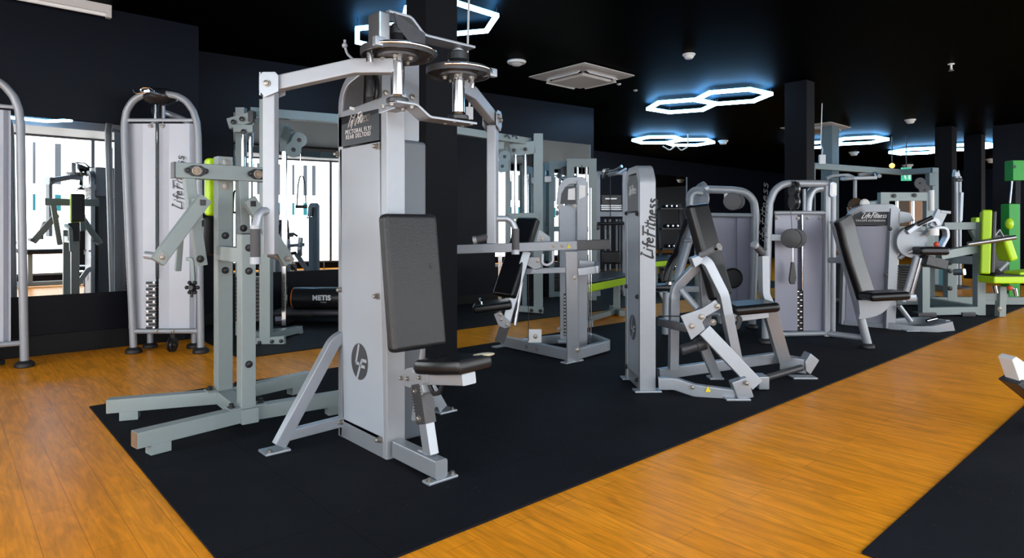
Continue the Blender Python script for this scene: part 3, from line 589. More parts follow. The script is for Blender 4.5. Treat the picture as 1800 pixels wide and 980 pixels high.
# ================================================================== tubular pulley machines by the left wall
def pulley_machine(label, group=None):
    d0 = 5.45
    base = ZP(290, 620); base.z = 0
    r = thing('tubular_pulley_machine', label, 'gym machine', base)
    d1 = d0 + .24
    def P(px, py, d=d0): return DP(px, py, d)
    ax = P(223, 600); bx = P(356, 600)
    m = MB().tube([P(235, 614), P(235, 540) * .0 + P(229, 480), P(219, 240), P(219, 215), P(222, 195), P(234, 176), P(252, 166), P(272, 164)], .029, .16, 16).done('side_tube', 'silver2', r)
    m = MB().tube([P(353, 614), P(351, 480), P(348, 240), P(346, 215), P(340, 195), P(327, 177), P(310, 168), P(292, 165)], .029, .16, 16).done('side_tube', 'silver2', r)
    for px in (235, 353):
        q = P(px, 614); q.z = 0
        MB().lathe(q, UP, [(.060, 0), (.066, .006), (.064, .03), (.045, .045), (.03, .05)], 24).done('rubber_foot', 'rubber', r)
    # rear legs and rear arch
    for px in (264, 341):
        a = P(px, 560, d1); f = V((a.x, a.y, 0))
        MB().tube([f + UP * .02, f + UP * 1.9, f + UP * 2.02 + (P(290, 300, d1) - P(px, 300, d1)) * .2, V((P(290, 300, d1).x, P(290, 300, d1).y, 2.10))], .026, .2, 14).done('rear_tube', 'silver', r)
        MB().lathe(f, UP, [(.058, 0), (.062, .006), (.06, .028), (.03, .045)], 24).done('rubber_foot', 'rubber', r)
    MB().beam(P(229, 582), P(354, 581.5), .04, .04, r=.018).done('lower_bar', 'silver2', r)
    MB().beam(P(220, 211), P(347, 211), .022, .03, r=.009).done('upper_bar', 'silver2', r)
    bolts(r, [P(275, 582, d0 - .02), P(304, 582, d0 - .02)], -FW, .010)
    # shroud: two folded halves and the slot between
    def sh(xs, top, bot, nm, m, dd=0.05):
        pts = [P(x, top, d0 + o) for x, o in xs]; lo = [P(x, bot, d0 + o) for x, o in xs]
        mb = MB()
        for i in range(len(xs) - 1):
            mb.prism([lo[i], lo[i + 1], pts[i + 1], pts[i]], FW * .006)
        return mb.done(nm, m, r)
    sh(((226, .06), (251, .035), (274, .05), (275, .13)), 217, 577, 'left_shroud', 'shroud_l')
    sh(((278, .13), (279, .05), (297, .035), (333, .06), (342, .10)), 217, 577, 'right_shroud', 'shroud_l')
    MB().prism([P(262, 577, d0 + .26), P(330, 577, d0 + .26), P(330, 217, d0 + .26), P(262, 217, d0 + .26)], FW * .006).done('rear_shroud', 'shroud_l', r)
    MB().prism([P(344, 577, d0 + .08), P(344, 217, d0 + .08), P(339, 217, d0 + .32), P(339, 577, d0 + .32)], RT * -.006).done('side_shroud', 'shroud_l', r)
    brush('LifeFitness', .46, .075, P(318, 367, d0 + .030), UP * 1 + RT * .06, -RT, 'inkb', r, wd=.11)
    # weight stack, guide rods, cable
    mb = MB(); w0, w1 = P(278, 575, d0 + .13), P(278, 492, d0 + .13); n = 15; c = P(285, 575, d0 + .2)
    for i in range(n):
        z = w0.z + (w1.z - w0.z) * i / n; MB().box(V((c.x, c.y, z + .013)) - FW * .155, (.085, .05, .019), (RT, FW, UP), .003).done('weight_plate', 'plate', r)
        bolts(r, [V((c.x, c.y, z + .013)) - FW * .18 - RT * .028 * (1 if i % 2 else -1)], -FW, .008, 'chrome', .006, 'plate_pin')
    for px in (277, 286): MB().tube([P(px, 577, d0 + .17), P(px, 214, d0 + .17)], .006, 0, 8).done('guide_rod', 'chrome', r)
    MB().tube([P(274, 490, d0 + .02), P(274, 200, d0 + .02)], .003, 0, 6).done('cable', 'cable', r)
    MB().tube([P(279, 490, d0 + .02), P(279, 180, d0 + .02)], .003, 0, 6).done('cable', 'cable', r)
    # pulleys on top, black hub, chrome hooks
    MB().ball(P(282, 170, d0 + .06), (.15, .12, .075), (RT, FW, UP)).done('top_hub', 'plastic', r)
    MB().lathe(P(277, 195, d0 + .06) - RT * .02, RT, [(.03, 0), (.07, .004), (.06, .012), (.07, .02), (.03, .024)], 24).done('front_pulley', 'plastic', r)
    MB().tube([P(287, 175, d0 + .1), P(287, 210, d0 + .1)], .016, 0).done('hub_post', 'silver', r)
    MB().tube([P(273, 184, d0 + .02), P(273, 215, d0 + .02)], .012, 0).done('cable_stop', 'chrome', r)
    MB().beam(P(280, 167, d0 - .03), P(258, 160, d0 - .22), .05, .02, r=.004).done('hook_bracket', 'steel', r)
    MB().tube([P(235, 157, d0 - .2), P(237, 162, d0 - .2), P(243, 164, d0 - .2), P(254, 163, d0 - .2), P(260, 159, d0 - .2), P(261, 157, d0 - .2)], .008, .02, 8).done('bar_hook', 'chrome', r)
    MB().tube([P(247, 161, d0 - .1), P(247, 157, d0 - .1), P(252, 154, d0 - .1), P(265, 154, d0 - .1), P(270, 158, d0 - .1), P(270, 163, d0 - .1)], .008, .02, 8).done('bar_hook', 'chrome', r)
    for px in (264, 285): bolts(r, [P(px, 221, d0 + .03)], -FW, .012)
    # low pulley with bracket
    MB().beam(P(303, 586, d0 + .03), P(303, 598, d0 + .03), .03, .05, r=.004).done('pulley_bracket', 'plastic', r)
    c = P(303, 605, d0 + .03)
    MB().lathe(c - RT * .022, RT, [(.02, 0), (.062, .003), (.065, .012), (.05, .022), (.065, .032), (.062, .041), (.02, .044)], 28).done('low_pulley', 'plastic', r)
    MB().lathe(c - RT * .026, RT, [(.016, 0), (.016, .052)], 12).done('pulley_axle', 'chrome', r)
    return r
pm = pulley_machine('silver tubular pulley machine standing against the navy wall right of the left mirror')
pm2 = copy_tree(pm); 
rot = Matrix.Rotation(math.radians(38), 3, 'Z'); rf = ZP(353, 621); tf = ZP(47, 645)
pm2.rotation_euler = (0, 0, math.radians(38)); pm2.location = tf - rot @ (rf - V(pm.location)); pm2.location.z = 0
pm2['label'] = 'silver tubular pulley machine cut off by the left edge of the photo'
# adjuster arm with star knob beside the right tube
k = MB().path([DP(328, 455, 5.2), DP(338, 455, 5.2), DP(341, 505, 5.2)], .03, .03, FW, .02).done('adjuster_arm', 'gg', pm)
MB().lathe(DP(338, 505, 5.15), -FW, [(.03, -.02), (.035, 0), (.02, .02), (.02, .03)], 12).done('star_knob', 'plastic', k)
for i in range(6):
    a = i * math.pi / 3; MB().ball(DP(338, 505, 5.14) + RT * (.045 * math.cos(a)) + UP * (.045 * math.sin(a)), .016).done('knob_lobe', 'plastic', k)
MB().tube([DP(338, 508, 5.15), DP(337, 522, 5.15)], .010, 0).done('knob_pin', 'plastic', k)

# ================================================================== cable crossover along the back wall
def lobe_plate(c1, c2, r1, ax, th, m, parent):
    c1, c2 = V(c1), V(c2); dv2 = (c2 - c1).normalized(); s2 = V(ax).normalized().cross(dv2)
    pts = [c1 + (-dv2 * math.cos(a) + s2 * math.sin(a)) * r1 for a in [math.radians(x) for x in range(-100, 101, 20)]] + [(c1 + c2) / 2 + s2 * r1 * .72] + [c2 + (dv2 * math.cos(a) + s2 * math.sin(a)) * r1 for a in [math.radians(x) for x in range(100, -101, -20)]] + [(c1 + c2) / 2 - s2 * r1 * .72]
    o = MB().prism([p for p in pts], V(ax).normalized() * th, .002).done('pulley_plate', m, parent)
    bolts(o, [c - V(ax).normalized() * .001 for c in (c1, c2)], -V(ax), .014, 'bbolt', .01); return o
def crossover():
    b = ZP(475, 600); b.z = 0
    r = thing('cable_crossover', 'grey-green cable crossover frame with two towers along the back wall behind the pectoral fly', 'gym machine', (2.3, 5.9, 0.010))
    zt = 2.23
    # left tower
    def col(px, d, w, h, z1, nm='tower_column', m='gg', z0=.06): 
        p = DP(px, 400, d); return MB().beam((p.x, p.y, z0), (p.x, p.y, z1), w, h, side=RT, r=.005).done(nm, m, r)
    col(468, 5.84, .10, .08, 2.24); col(424, 6.02, .085, .07, 2.20)
    MB().beam(DP(449, 600, 5.83), DP(501, 597, 5.83), .05, .075, r=.005).done('foot_plate', 'gg', r)
    bolts(r, [DP(456, 602, 5.80), DP(494, 599, 5.80), DP(478, 600, 5.80)], -FW, .012, 'bbolt')
    MB().beam(DP(468, 590, 5.84), DP(424, 585, 6.05), .06, .07, r=.005).done('base_rail', 'gg', r)
    MB().beam(DP(468, 592, 5.84), DP(524, 578, 6.42), .07, .07, r=.005).done('base_rail', 'gg', r)
    MB().beam(DP(475, 585, 6.42), DP(530, 579, 6.38), .06, .075, r=.005).done('rail_foot', 'gg', r)
    MB().beam(DP(403, 218, 5.9), DP(448, 205, 5.9), .06, .10, r=.005).done('top_beam', 'gg', r)
    MB().beam(DP(412, 226, 5.86), DP(446, 226, 5.86), .05, .07, r=.005).done('top_beam', 'gg', r)
    MB().box(DP(443, 205, 5.88), (.05, .07, .10), (RT, FW, UP), .004).done('beam_cap', 'plastic', r)
    bolts(r, [DP(410, 214, 5.85), DP(425, 209, 5.85), DP(428, 231, 5.82)], -FW, .016, 'bbolt')
    for px, y0 in ((428, 235), (441, 218)): MB().tube([DP(px, y0, 5.94), DP(px, 560, 5.94)], .018, 0, 10).done('guide_rod', 'chrome', r)
    for i in range(12): MB().box(DP(440, 560 - i * 6.5, 6.0), (.24, .12, .030), (RT, FW, UP), .003).done('weight_plate', 'plate', r)
    # rail with the pulley carriage
    p = DP(500, 400, 6.35); MB().beam((p.x, p.y, 2.1), (p.x, p.y, 1.83), .075, .075, side=RT, r=.005).done('rail_head', 'teal', r)
    MB().beam((p.x, p.y, .1), (p.x, p.y, 1.84), .045, .045, side=RT, r=.005).done('pulley_rail', 'chrome', r)
    MB().beam(DP(500, 232, 6.3), DP(512, 240, 6.25), .05, .12, r=.005).done('carriage', 'teal', r)
    lobe_plate(DP(526, 246, 6.2), DP(516, 263, 6.2), .075, FW, .012, 'teal', r); lobe_plate(DP(524, 245, 6.27), DP(514, 262, 6.27), .075, FW, .012, 'teal', r)
    MB().lathe(DP(525, 246, 6.21), FW, [(.05, 0), (.06, .01), (.05, .03), (.06, .05), (.05, .055)], 20).done('pulley_wheel', 'plastic', r)
    MB().tube([DP(528, 258, 6.23), DP(528, 308, 6.23)], .006, 0, 8).done('cable', 'chrome', r)
    MB().path([DP(522, 362, 6.23), DP(524, 325, 6.23), DP(527, 310, 6.23), DP(532, 308, 6.23), DP(536, 322, 6.23), DP(538, 362, 6.23)], .030, .005, FW, .03).done('strap', 'plastic', r)
    MB().tube([DP(520, 363, 6.23), DP(540, 363, 6.23)], .016, 0).done('handle', 'plastic', r)
    # top bars
    t0 = DP(440, 195.5, 5.95); t1 = DP(600, 196, 6.3); t1.z = t0.z = 2.15
    k1 = DP(745, 205, 6.75); k1.z = 2.15; e1 = DP(930, 255, 8.0); e1.z = 2.15
    MB().beam(t0, k1, .075, .085, r=.005).done('top_bar', 'teal', r); MB().beam(k1, e1, .075, .085, r=.005).done('top_bar', 'gg', r)
    # right tower
    col(946, 7.95, .115, .09, 2.24); col(922, 8.15, .06, .08, 2.06, 'tower_column', 'teal'); col(893, 8.0, .07, .07, 2.08)
    MB().beam(DP(897, 265, 7.95), DP(940, 259, 7.95), .09, .16, r=.005).done('top_beam', 'gg', r)
    MB().beam(DP(893, 380, 7.9), DP(948, 379, 7.9), .06, .075, r=.005).done('middle_beam', 'gg', r)
    MB().beam(DP(893, 540, 7.9), DP(955, 545, 7.9), .06, .075, r=.005).done('foot_plate', 'gg', r)
    for px in (906, 923): MB().tube([DP(px, 271, 7.9), DP(px, 376, 7.9)], .018, 0, 10).done('guide_rod', 'chrome', r)
    bolts(r, [DP(903, 264, 7.86), DP(923, 262, 7.86), DP(934, 545, 7.86), DP(950, 546, 7.86)], -FW, .016, 'bbolt')
    p = DP(879, 400, 7.75); MB().beam((p.x, p.y, .05), (p.x, p.y, 1.95), .045, .045, side=RT, r=.005).done('pulley_rail', 'chrome', r)
    lobe_plate(DP(887, 275, 7.7), DP(883, 292, 7.7), .075, FW, .012, 'teal', r)
    MB().beam(DP(881, 246, 7.75), DP(881, 262, 7.75), .07, .07, side=RT).done('rail_head', 'gg', r)
    MB().tube([DP(897, 300, 7.72), DP(898, 318, 7.72)], .01, 0).done('cable_clip', 'chrome', r)
    for px in (892, 905): MB().path([DP(px - 5, 240, 7.6), DP(px, 237, 7.6), DP(px + 4, 244, 7.6)], .02, .02, FW, .01).done('bar_hook', 'plastic', r)
crossover()
# ================================================================== lever row machine with the long beam (middle)
def Q(sc_, ox, oy):                                            # reads points off an enlarged crop of the photograph
    return lambda x, y, d: DP(ox + x / sc_, oy + y / sc_, d)
def row_machine():
    r = thing('chest_supported_row_machine', 'silver weight machine with long horizontal beam and reclined black pad, right of the near pillar', 'gym machine', (3.72, 3.85, 0.010))
    P = Q(3.268, 800, 360); D = 4.98
    X_ = 3.735
    fl, fr = V((3.745, 4.29, .06)), V((3.725, 3.43, .06))
    MB().beam(fl, fr, .055, .085, r=.006).done('base_beam', 'silver', r)
    bolts(r, [fr + (fl - fr) * t + V((-.028, 0, .0)) for t in (.45, .60)], (-1, 0, 0), .012)
    for p in (fl, fr): MB().box((p.x - .01, p.y, .0165), (.20, .07, .013), None, .004).done('foot_plate', 'silver', r)
    br = V((4.25, 3.50, .07)); bb = V((4.38, 3.78, .07)); bt = V((4.40, 4.12, .07))
    MB().path([fr + V((.02, .03, 0)), br, bb], .05, .10, UP.cross(V((1, 0, 0))) if False else UP, .06, .005).done('base_side', 'silver', r) if False else MB().sweep(rrect(.085, .05, .005), fillet([fr + V((.02, .02, 0)), br, bb, bt], .08), UP).done('base_side', 'silver', r)
    MB().beam(V((3.76, 4.08, .07)), V((4.36, 3.95, .07)), .05, .07, r=.005).done('base_brace', 'silver', r)
    # front upright and middle bar
    t = DP(1004, 441, D); b = V((3.735, 3.44, .02))
    MB().beam(b, t, .095, .075, side=(t - b).cross(FW), r=.006).done('front_upright', 'silver', r)
    bolts(r, [DP(1010, 488, D - .04), DP(1015, 615, D - .06)], -FW, .014)
    MB().beam(DP(917, 477, D + .12), DP(997, 474, D + .03), .04, .045, r=.005).done('middle_bar', 'silver', r)
    MB().sweep(rrect(.06, .03, .004), fillet([DP(1016, 478, D - .02), DP(1050, 473, D - .02), DP(1050, 466, D + .25), DP(1018, 463, D + .25)], .03), UP).done('side_loop', 'silver', r)
    # long beam with dark sleeve
    MB().beam(DP(803, 438, D - .02), DP(1015, 430.5, D - .06), .06, .070, r=.006).done('long_beam', 'silver2', r)
    MB().beam(DP(1014, 431, D - .06), DP(1072, 429, D - .07), .068, .078, r=.006).done('beam_sleeve', 'dgrey', r)
    MB().prism([DP(996, 436, D - .10), DP(1004, 436, D - .10), DP(1000, 428, D - .10)], FW * .002).done('warning_sticker', 'sticker', r)
    bolts(r, [DP(973, 432, D - .09), DP(988, 432, D - .09)], -FW, .012)
    # post, reclined pad, seat
    MB().beam(DP(884, 585, D - .02), DP(926, 442, D + .05), .055, .065, side=FW, r=.006).done('pad_post', 'silver', r)
    MB().beam(DP(878, 600, D - .02), DP(888, 570, D - .02), .075, .075, side=FW, r=.006).done('post_sleeve', 'dgrey', r)
    a, c = DP(930, 384, D + .22), DP(886, 521, D + .0); ay = (a - c).normalized(); az = -FW.cross(ay).normalized(); n_ = ay.cross(RT).normalized()
    ax = (RT * .80 - FW * .60); ax = (ax - ay * ax.dot(ay)).normalized(); nn = ax.cross(ay)
    MB().box((a + c) / 2, (.20, (a - c).length, .075), (ax, ay, nn), .02, 3).done('chest_pad', 'vinyls', r)
    MB().prism([DP(947, 404, D + .04), DP(951, 404.5, D + .04), DP(967, 416, D + .04), DP(968, 427, D + .04), DP(941, 427, D + .04)], FW * .03, .004).done('pad_plate', 'silver2', r)
    MB().prism([DP(924, 464, D + .04), DP(927, 452, D + .04), DP(950, 451, D + .04), DP(952, 470, D + .04), DP(940, 474, D + .04)], FW * .03, .004).done('pivot_plate', 'silver2', r)
    MB().sweep(rrect(.03, .02, .004), fillet([DP(954, 446, D), DP(953, 463, D), DP(962, 466, D), DP(972, 460, D), DP(972, 436, D)], .03), FW).done('lever_loop', 'silver', r)
    bolts(r, [DP(945, 458, D + .03), DP(952, 420, D + .03)], -FW, .014)
    sa = DP(866, 537, D - .03); sx = (FW * .2 - RT * 1).normalized()
    s_ = MB().box(sa, (.30, .26, .065), (RT + UP * .12, FW, UP - RT * .12), .022, 3).done('seat', 'vinyls', r)
    MB().tube([DP(843, 524, D - .1), DP(846, 530, D - .12), DP(847, 537, D - .12)], .008, .01, 8).done('seat_handle', 'chrome', s_)
    MB().prism([DP(868, 552, D - .07), DP(879, 546, D - .07), DP(886, 556, D - .07), DP(897, 566, D - .07), DP(898, 573, D - .07), DP(887, 577, D - .07), DP(876, 572, D - .07), DP(872, 562, D - .07)], FW * .05, .004).done('seat_bracket', 'silver2', r)
    bolts(r, [DP(881, 561, D - .075), DP(879, 552, D - .075), DP(891, 570, D - .075)], -FW, .012)
    sp = MB().tube([DP(905, 571, D - .02), DP(917, 495, D + .02)], .016, 0).done('spring_tube', 'steel', r)
    MB().tube([DP(898, 566, D), DP(912, 490, D + .05)], .014, 0).done('gas_strut', 'plastic', r)
    MB().box(DP(940, 590, D + .12), (.11, .02, .11), (RT, FW, UP), .012).done('foot_rest', 'white', r); bolts(r, [DP(941, 591, D + .105)], -FW, .012)
    MB().tube([DP(929, 440, D + .1), DP(929, 598, D + .1)], .003, 0, 6).done('cable', 'cable', r)
    # weight tower
    T = 5.55
    def tw(px, py, d=T): return DP(px, py, d)
    MB().sweep(rrect(.05, .06, .005), fillet([V((tw(1026, 500).x, tw(1026, 500).y, .01)), tw(1026, 322), tw(1024, 317), tw(996, 318), tw(987, 330), tw(984, 360)], .06), FW).done('tower_frame', 'silver2', r)
    MB().box(tw(1022, 460, T), (.085, .10, (tw(0, 320).z - .01)), (RT, FW, UP), .006).done('tower_column', 'silver2', r) if False else MB().beam(V((tw(1022, 0).x, tw(1022, 0).y, .01)), tw(1022, 318), .085, .09, side=RT, r=.006).done('tower_column', 'silver2', r)
    MB().prism([tw(985, 596, T - .02), tw(1012, 597, T - .02), tw(1012, 362, T - .02), tw(983, 360, T - .02)], FW * .012, .003).done('side_panel', 'shroud', r)
    h = MB().prism([tw(985, 358, T - .03), tw(1012, 359, T - .03), tw(1013, 326, T - .03), tw(994, 328, T - .03), tw(987, 340, T - .03)], FW * .012, .002).done('header_plate', 'header', r)
    MB().prism([tw(998, 351, T - .032), tw(1011, 351, T - .032), tw(1011, 330, T - .032), tw(999, 332, T - .032)], FW * .001).done('instruction_label', 'white', h)
    MB().prism([tw(1018, 350, T - .06), tw(1029, 345, T - .06), tw(1029, 326, T - .06), tw(1018, 325, T - .06)], FW * .01).done('instruction_label', 'white', r)
    MB().prism([tw(991, 590, T - .022), tw(996, 590, T - .022), tw(996, 514, T - .022), tw(991, 516, T - .022)], FW * .006).done('stack_window', 'plate', r)
    for i in range(12): MB().box(tw(993.5, 587 - i * 6, T - .026), (.02, .006, .018), (RT, FW, UP), .002).done('weight_plate', 'steel', r)
    bolts(r, [tw(982, 364, T - .03), tw(1010, 362, T - .03), tw(983, 578, T - .03)], -FW, .013)
    MB().box(tw(990, 600, T), (.09, .08, .02), (RT, FW, UP), .003).done('tower_foot', 'silver', r)
    for px in (1035, 1039): MB().tube([DP(px, 330, T + .1), DP(px, 598, T + .1)], .005, 0, 8).done('guide_rod', 'chrome', r)
row_machine()

# ================================================================== chest press
def chest_press():
    r = thing('seated_press_machine', 'silver seated press machine with a narrow lettered weight tower and leaning black pad, centre right', 'gym machine', (3.9, 2.25, 0.010))
    P = Q(2.13, 1080, 260); d = 4.06
    # tower: side panel recedes straight away, front column faces the camera
    yd_ = (V((3.604, 2.774, 0)) - V((3.347, 2.454, 0))).normalized(); xd_ = V((-yd_.y, yd_.x, 0)) * -1
    o = ZP(1125, 693); o.z = 0; W = .105; Dp = .41
    def T(u, v, z): return V((o.x, o.y, 0)) + xd_ * u + yd_ * v + UP * z
    ht = 1.475
    outline = [(0, .012), (0, ht - .16), (.02, ht - .07), (.08, ht - .01), (.16, ht)]
    MB().sweep(rrect(W, .05, .006), fillet([T(W / 2, .03, .012), T(W / 2, .03, ht - .10), T(W / 2, .09, ht - .02), T(W / 2, Dp - .08, ht - .02), T(W / 2, Dp - .025, ht - .09), T(W / 2, Dp - .025, .012)], .06, 6), xd_).done('tower_frame', 'silver2', r)
    for v in (.03, Dp - .03): MB().box(T(W / 2, v, .018), (W + .07, .09, .012), (xd_, yd_, UP), .004).done('foot_plate', 'silver', r)
    MB().beam(T(.05, .05, .06), T(.05, Dp - .04, .06), .08, .09, r=.004).done('tower_sill', 'silver', r)
    pn = MB().prism([T(.005, .055, .10), T(.005, Dp - .055, .10), T(.005, Dp - .055, 1.17), T(.005, .055, 1.17)], xd_ * .012, .003).done('side_panel', 'shroud', r)
    MB().prism([T(W - .015, .055, .10), T(W - .015, Dp - .055, .10), T(W - .015, Dp - .055, 1.40), T(W - .015, .055, 1.40)], xd_ * .012, .003).done('far_panel', 'shroud', r)
    hp = MB().prism([T(.003, .055, 1.18), T(.003, Dp - .055, 1.18), T(.003, Dp - .055, 1.37), T(.003, Dp - .12, 1.42), T(.003, .055, 1.42)], xd_ * .012, .002).done('header_plate', 'header', r)
    brush('LifeFitness', .20, .05, T(.001, .30, 1.30), -yd_, UP, 'inkw', hp, wd=.15)
    text('CHEST PRESS', .022, T(.001, .27, 1.24), -yd_, UP, 'inkw', hp, spacing=1.15) if False else None
    roundel(T(.003, .205, .40), .085, -yd_, UP, pn)
    bolts(r, [T(0, v, z) for v, z in ((.06, .08), (Dp - .05, .10), (.06, 1.16), (Dp - .05, 1.17), (.06, .62), (Dp - .05, .66))], -xd_, .011, 'bbolt', .014)
    bolts(r, [T(W, .12, z) for z in (.14, .62, 1.16)], xd_, .013, 'bbolt', .02)
    brush('LifeFitness', .385, .068, T(W * .72, .0042, .875), UP + xd_ * .10, -xd_, 'inkb', r, wd=.17)
    # base
    MB().sweep(rrect(.075, .05, .005), fillet([P(165, 880, 4.08), P(225, 880, 4.06), P(300, 905, 4.02), P(450, 925, 3.97)], .12), UP).done('base_beam', 'silver', r)
    MB().beam(P(165, 845, 4.42), P(630, 780, 4.62), .05, .075, r=.005).done('far_base_beam', 'silver', r)
    e = P(475, 915, 3.94)
    MB().box(P(474, 900, 3.95) , (.10, .07, .13), (RT + UP * .35, FW, UP - RT * .35), .006).done('beam_end', 'silver', r)
    e.z = .0165; MB().box(e + RT * -.03, (.15, .09, .013), (RT, FW, UP), .004).done('foot_plate', 'silver', r)
    MB().prism([P(340, 912, 3.975), P(361, 912, 3.975), P(350, 890, 3.975)], -FW * .002).done('warning_sticker', 'sticker', r)
    bolts(r, [P(292, 895, 3.98), P(495, 880, 3.90)], -FW, .010)
    f2 = P(705, 858, 4.5); f2.z = .0165; MB().box(f2, (.17, .10, .013), (RT, FW, UP), .004).done('foot_plate', 'silver', r)
    MB().beam(P(625, 800, 4.55), P(722, 815, 4.45), .08, .10, r=.006).done('end_beam', 'silver', r)
    MB().prism([P(718, 835, 4.40), P(735, 848, 4.40), P(768, 795, 4.40), P(735, 768, 4.40), P(715, 800, 4.40)], FW * .10, .005).done('end_bracket', 'silver', r)
    MB().tube([P(560, 862, 4.28), P(700, 822, 4.40)], .022, 0).done('foot_bar', 'dgrey', r)
    MB().box(P(548, 872, 4.2), (.07, .12, .085), (RT, FW, UP), .008).done('bar_mount', 'silver', r)
    # rear bent post
    MB().sweep(rrect(.075, .06, .005), fillet([P(220, 825, 4.40), P(224, 560, 4.38), P(232, 520, 4.38), P(310, 440, 4.34)], .09), FW).done('rear_post', 'silver', r)
    MB().beam(P(165, 650, 4.35), P(275, 675, 4.25), .05, .05, r=.005).done('link_bar', 'dgrey', r)
    MB().tube([P(165, 628, 4.3), P(350, 632, 4.2)], .004, 0, 6).done('cable', 'cable', r)
    # main lever tube
    MB().sweep(rrect(.085, .06, .005), fillet([P(315, 412, 4.12), P(345, 425, 4.1), P(405, 545, 4.08), P(420, 620, 4.08), P(455, 790, 4.10)], .16, 6), FW).done('press_lever', 'silver', r)
    MB().prism([P(288, 412, 4.07), P(325, 400, 4.07), P(345, 420, 4.07), P(302, 448, 4.07)], FW * .08, .004).done('lever_head', 'silver', r)
    MB().tube([P(325, 400, 4.0), P(390, 370, 3.86)], .019, 0).done('press_handle', 'silver2', r)
    MB().tube([P(382, 374, 3.87), P(393, 369, 3.85)], .024, 0).done('handle_end', 'chrome', r)
    # T plate and lower arm
    pl = MB().prism([P(248, 628, 4.0), P(330, 600, 4.0), P(378, 568, 4.0), P(398, 600, 4.0), P(345, 630, 4.0), P(330, 652, 4.0), P(340, 678, 4.0), P(288, 718, 4.0)], FW * .014, .003).done('pivot_plate', 'silver', r)
    bolts(pl, [P(290, 667, 3.998), P(326, 632, 3.998), P(385, 592, 3.998)], -FW, .013)
    MB().beam(P(335, 680, 4.03), P(530, 885, 3.98), .085, .06, side=(P(335, 680, 4.03) - P(530, 885, 3.98)).cross(FW), r=.005).done('lower_arm', 'silver', r)
    MB().beam(P(322, 715, 4.12), P(382, 855, 4.18), .06, .05, side=(P(322, 715, 4.1) - P(382, 855, 4.1)).cross(FW), r=.005).done('strut', 'silver', r)
    MB().box(P(377, 858, 4.18), (.09, .09, .012), (RT, FW, UP), .002).done('strut_plate', 'silver', r)
    MB().lathe(P(302, 745, 4.12) - RT * .09 - UP * .02, RT + UP * .3, [(.03, 0), (.034, .01), (.034, .10), (.042, .105), (.042, .16), (.03, .165)], 20).done('counterweight', 'dgrey', r)
    MB().tube([P(250, 530, 4.25), P(310, 600, 4.2)], .022, 0).done('push_rod', 'silver2', r)
    # back pad: seen from behind its left edge
    a, c = P(305, 212, 4.28), P(400, 560, 4.22); ay = (a - c).normalized(); nn = (RT * .74 - FW * .67); nn = (nn - ay * nn.dot(ay)).normalized(); ax = ay.cross(nn)
    MB().box((a + c) / 2, (.25, (a - c).length, .075), (ax, ay, nn), .024, 3).done('back_pad', 'vinyls', r)
    MB().beam(P(330, 420, 4.36), P(345, 660, 4.38), .06, .06, side=FW, r=.005).done('pad_post', 'silver', r)
    # seat, frame and slanted post
    sc1 = P(510, 594, 4.15)
    MB().box(sc1, (.29, .27, .062), (RT + UP * .09, FW, UP - RT * .09), .026, 3).done('seat', 'vinyls', r)
    MB().beam(P(390, 640, 4.18), P(570, 617, 4.16), .07, .055, r=.005).done('seat_frame', 'silver', r)
    bolts(r, [P(370, 652, 4.13)], -FW, .014)
    MB().path([P(462, 630, 4.12), P(472, 640, 4.12), P(460, 672, 4.12), P(448, 672, 4.12)], .012, .03, FW, .02, .003).done('seat_catch', 'plastic', r)
    MB().beam(P(575, 590, 4.25), P(632, 790, 4.42), .085, .06, side=(P(575, 590, 4.2) - P(632, 790, 4.2)).cross(FW), r=.005).done('seat_post', 'silver', r)
    MB().sweep(rrect(.085, .05, .005), fillet([P(558, 405, 4.35), P(560, 545, 4.33), P(590, 610, 4.3)], .14), FW).done('handle_post', 'silver2', r)
    MB().tube([P(527, 365, 4.25), P(552, 392, 4.3)], .022, 0).done('handle_grip', 'grip', r)
    MB().lathe(P(524, 362, 4.245), (P(527, 365, 4.25) - P(552, 392, 4.3)), [(.025, -.015), (.025, .01), (.015, .014)], 16).done('grip_cap', 'silver2', r)
chest_press()

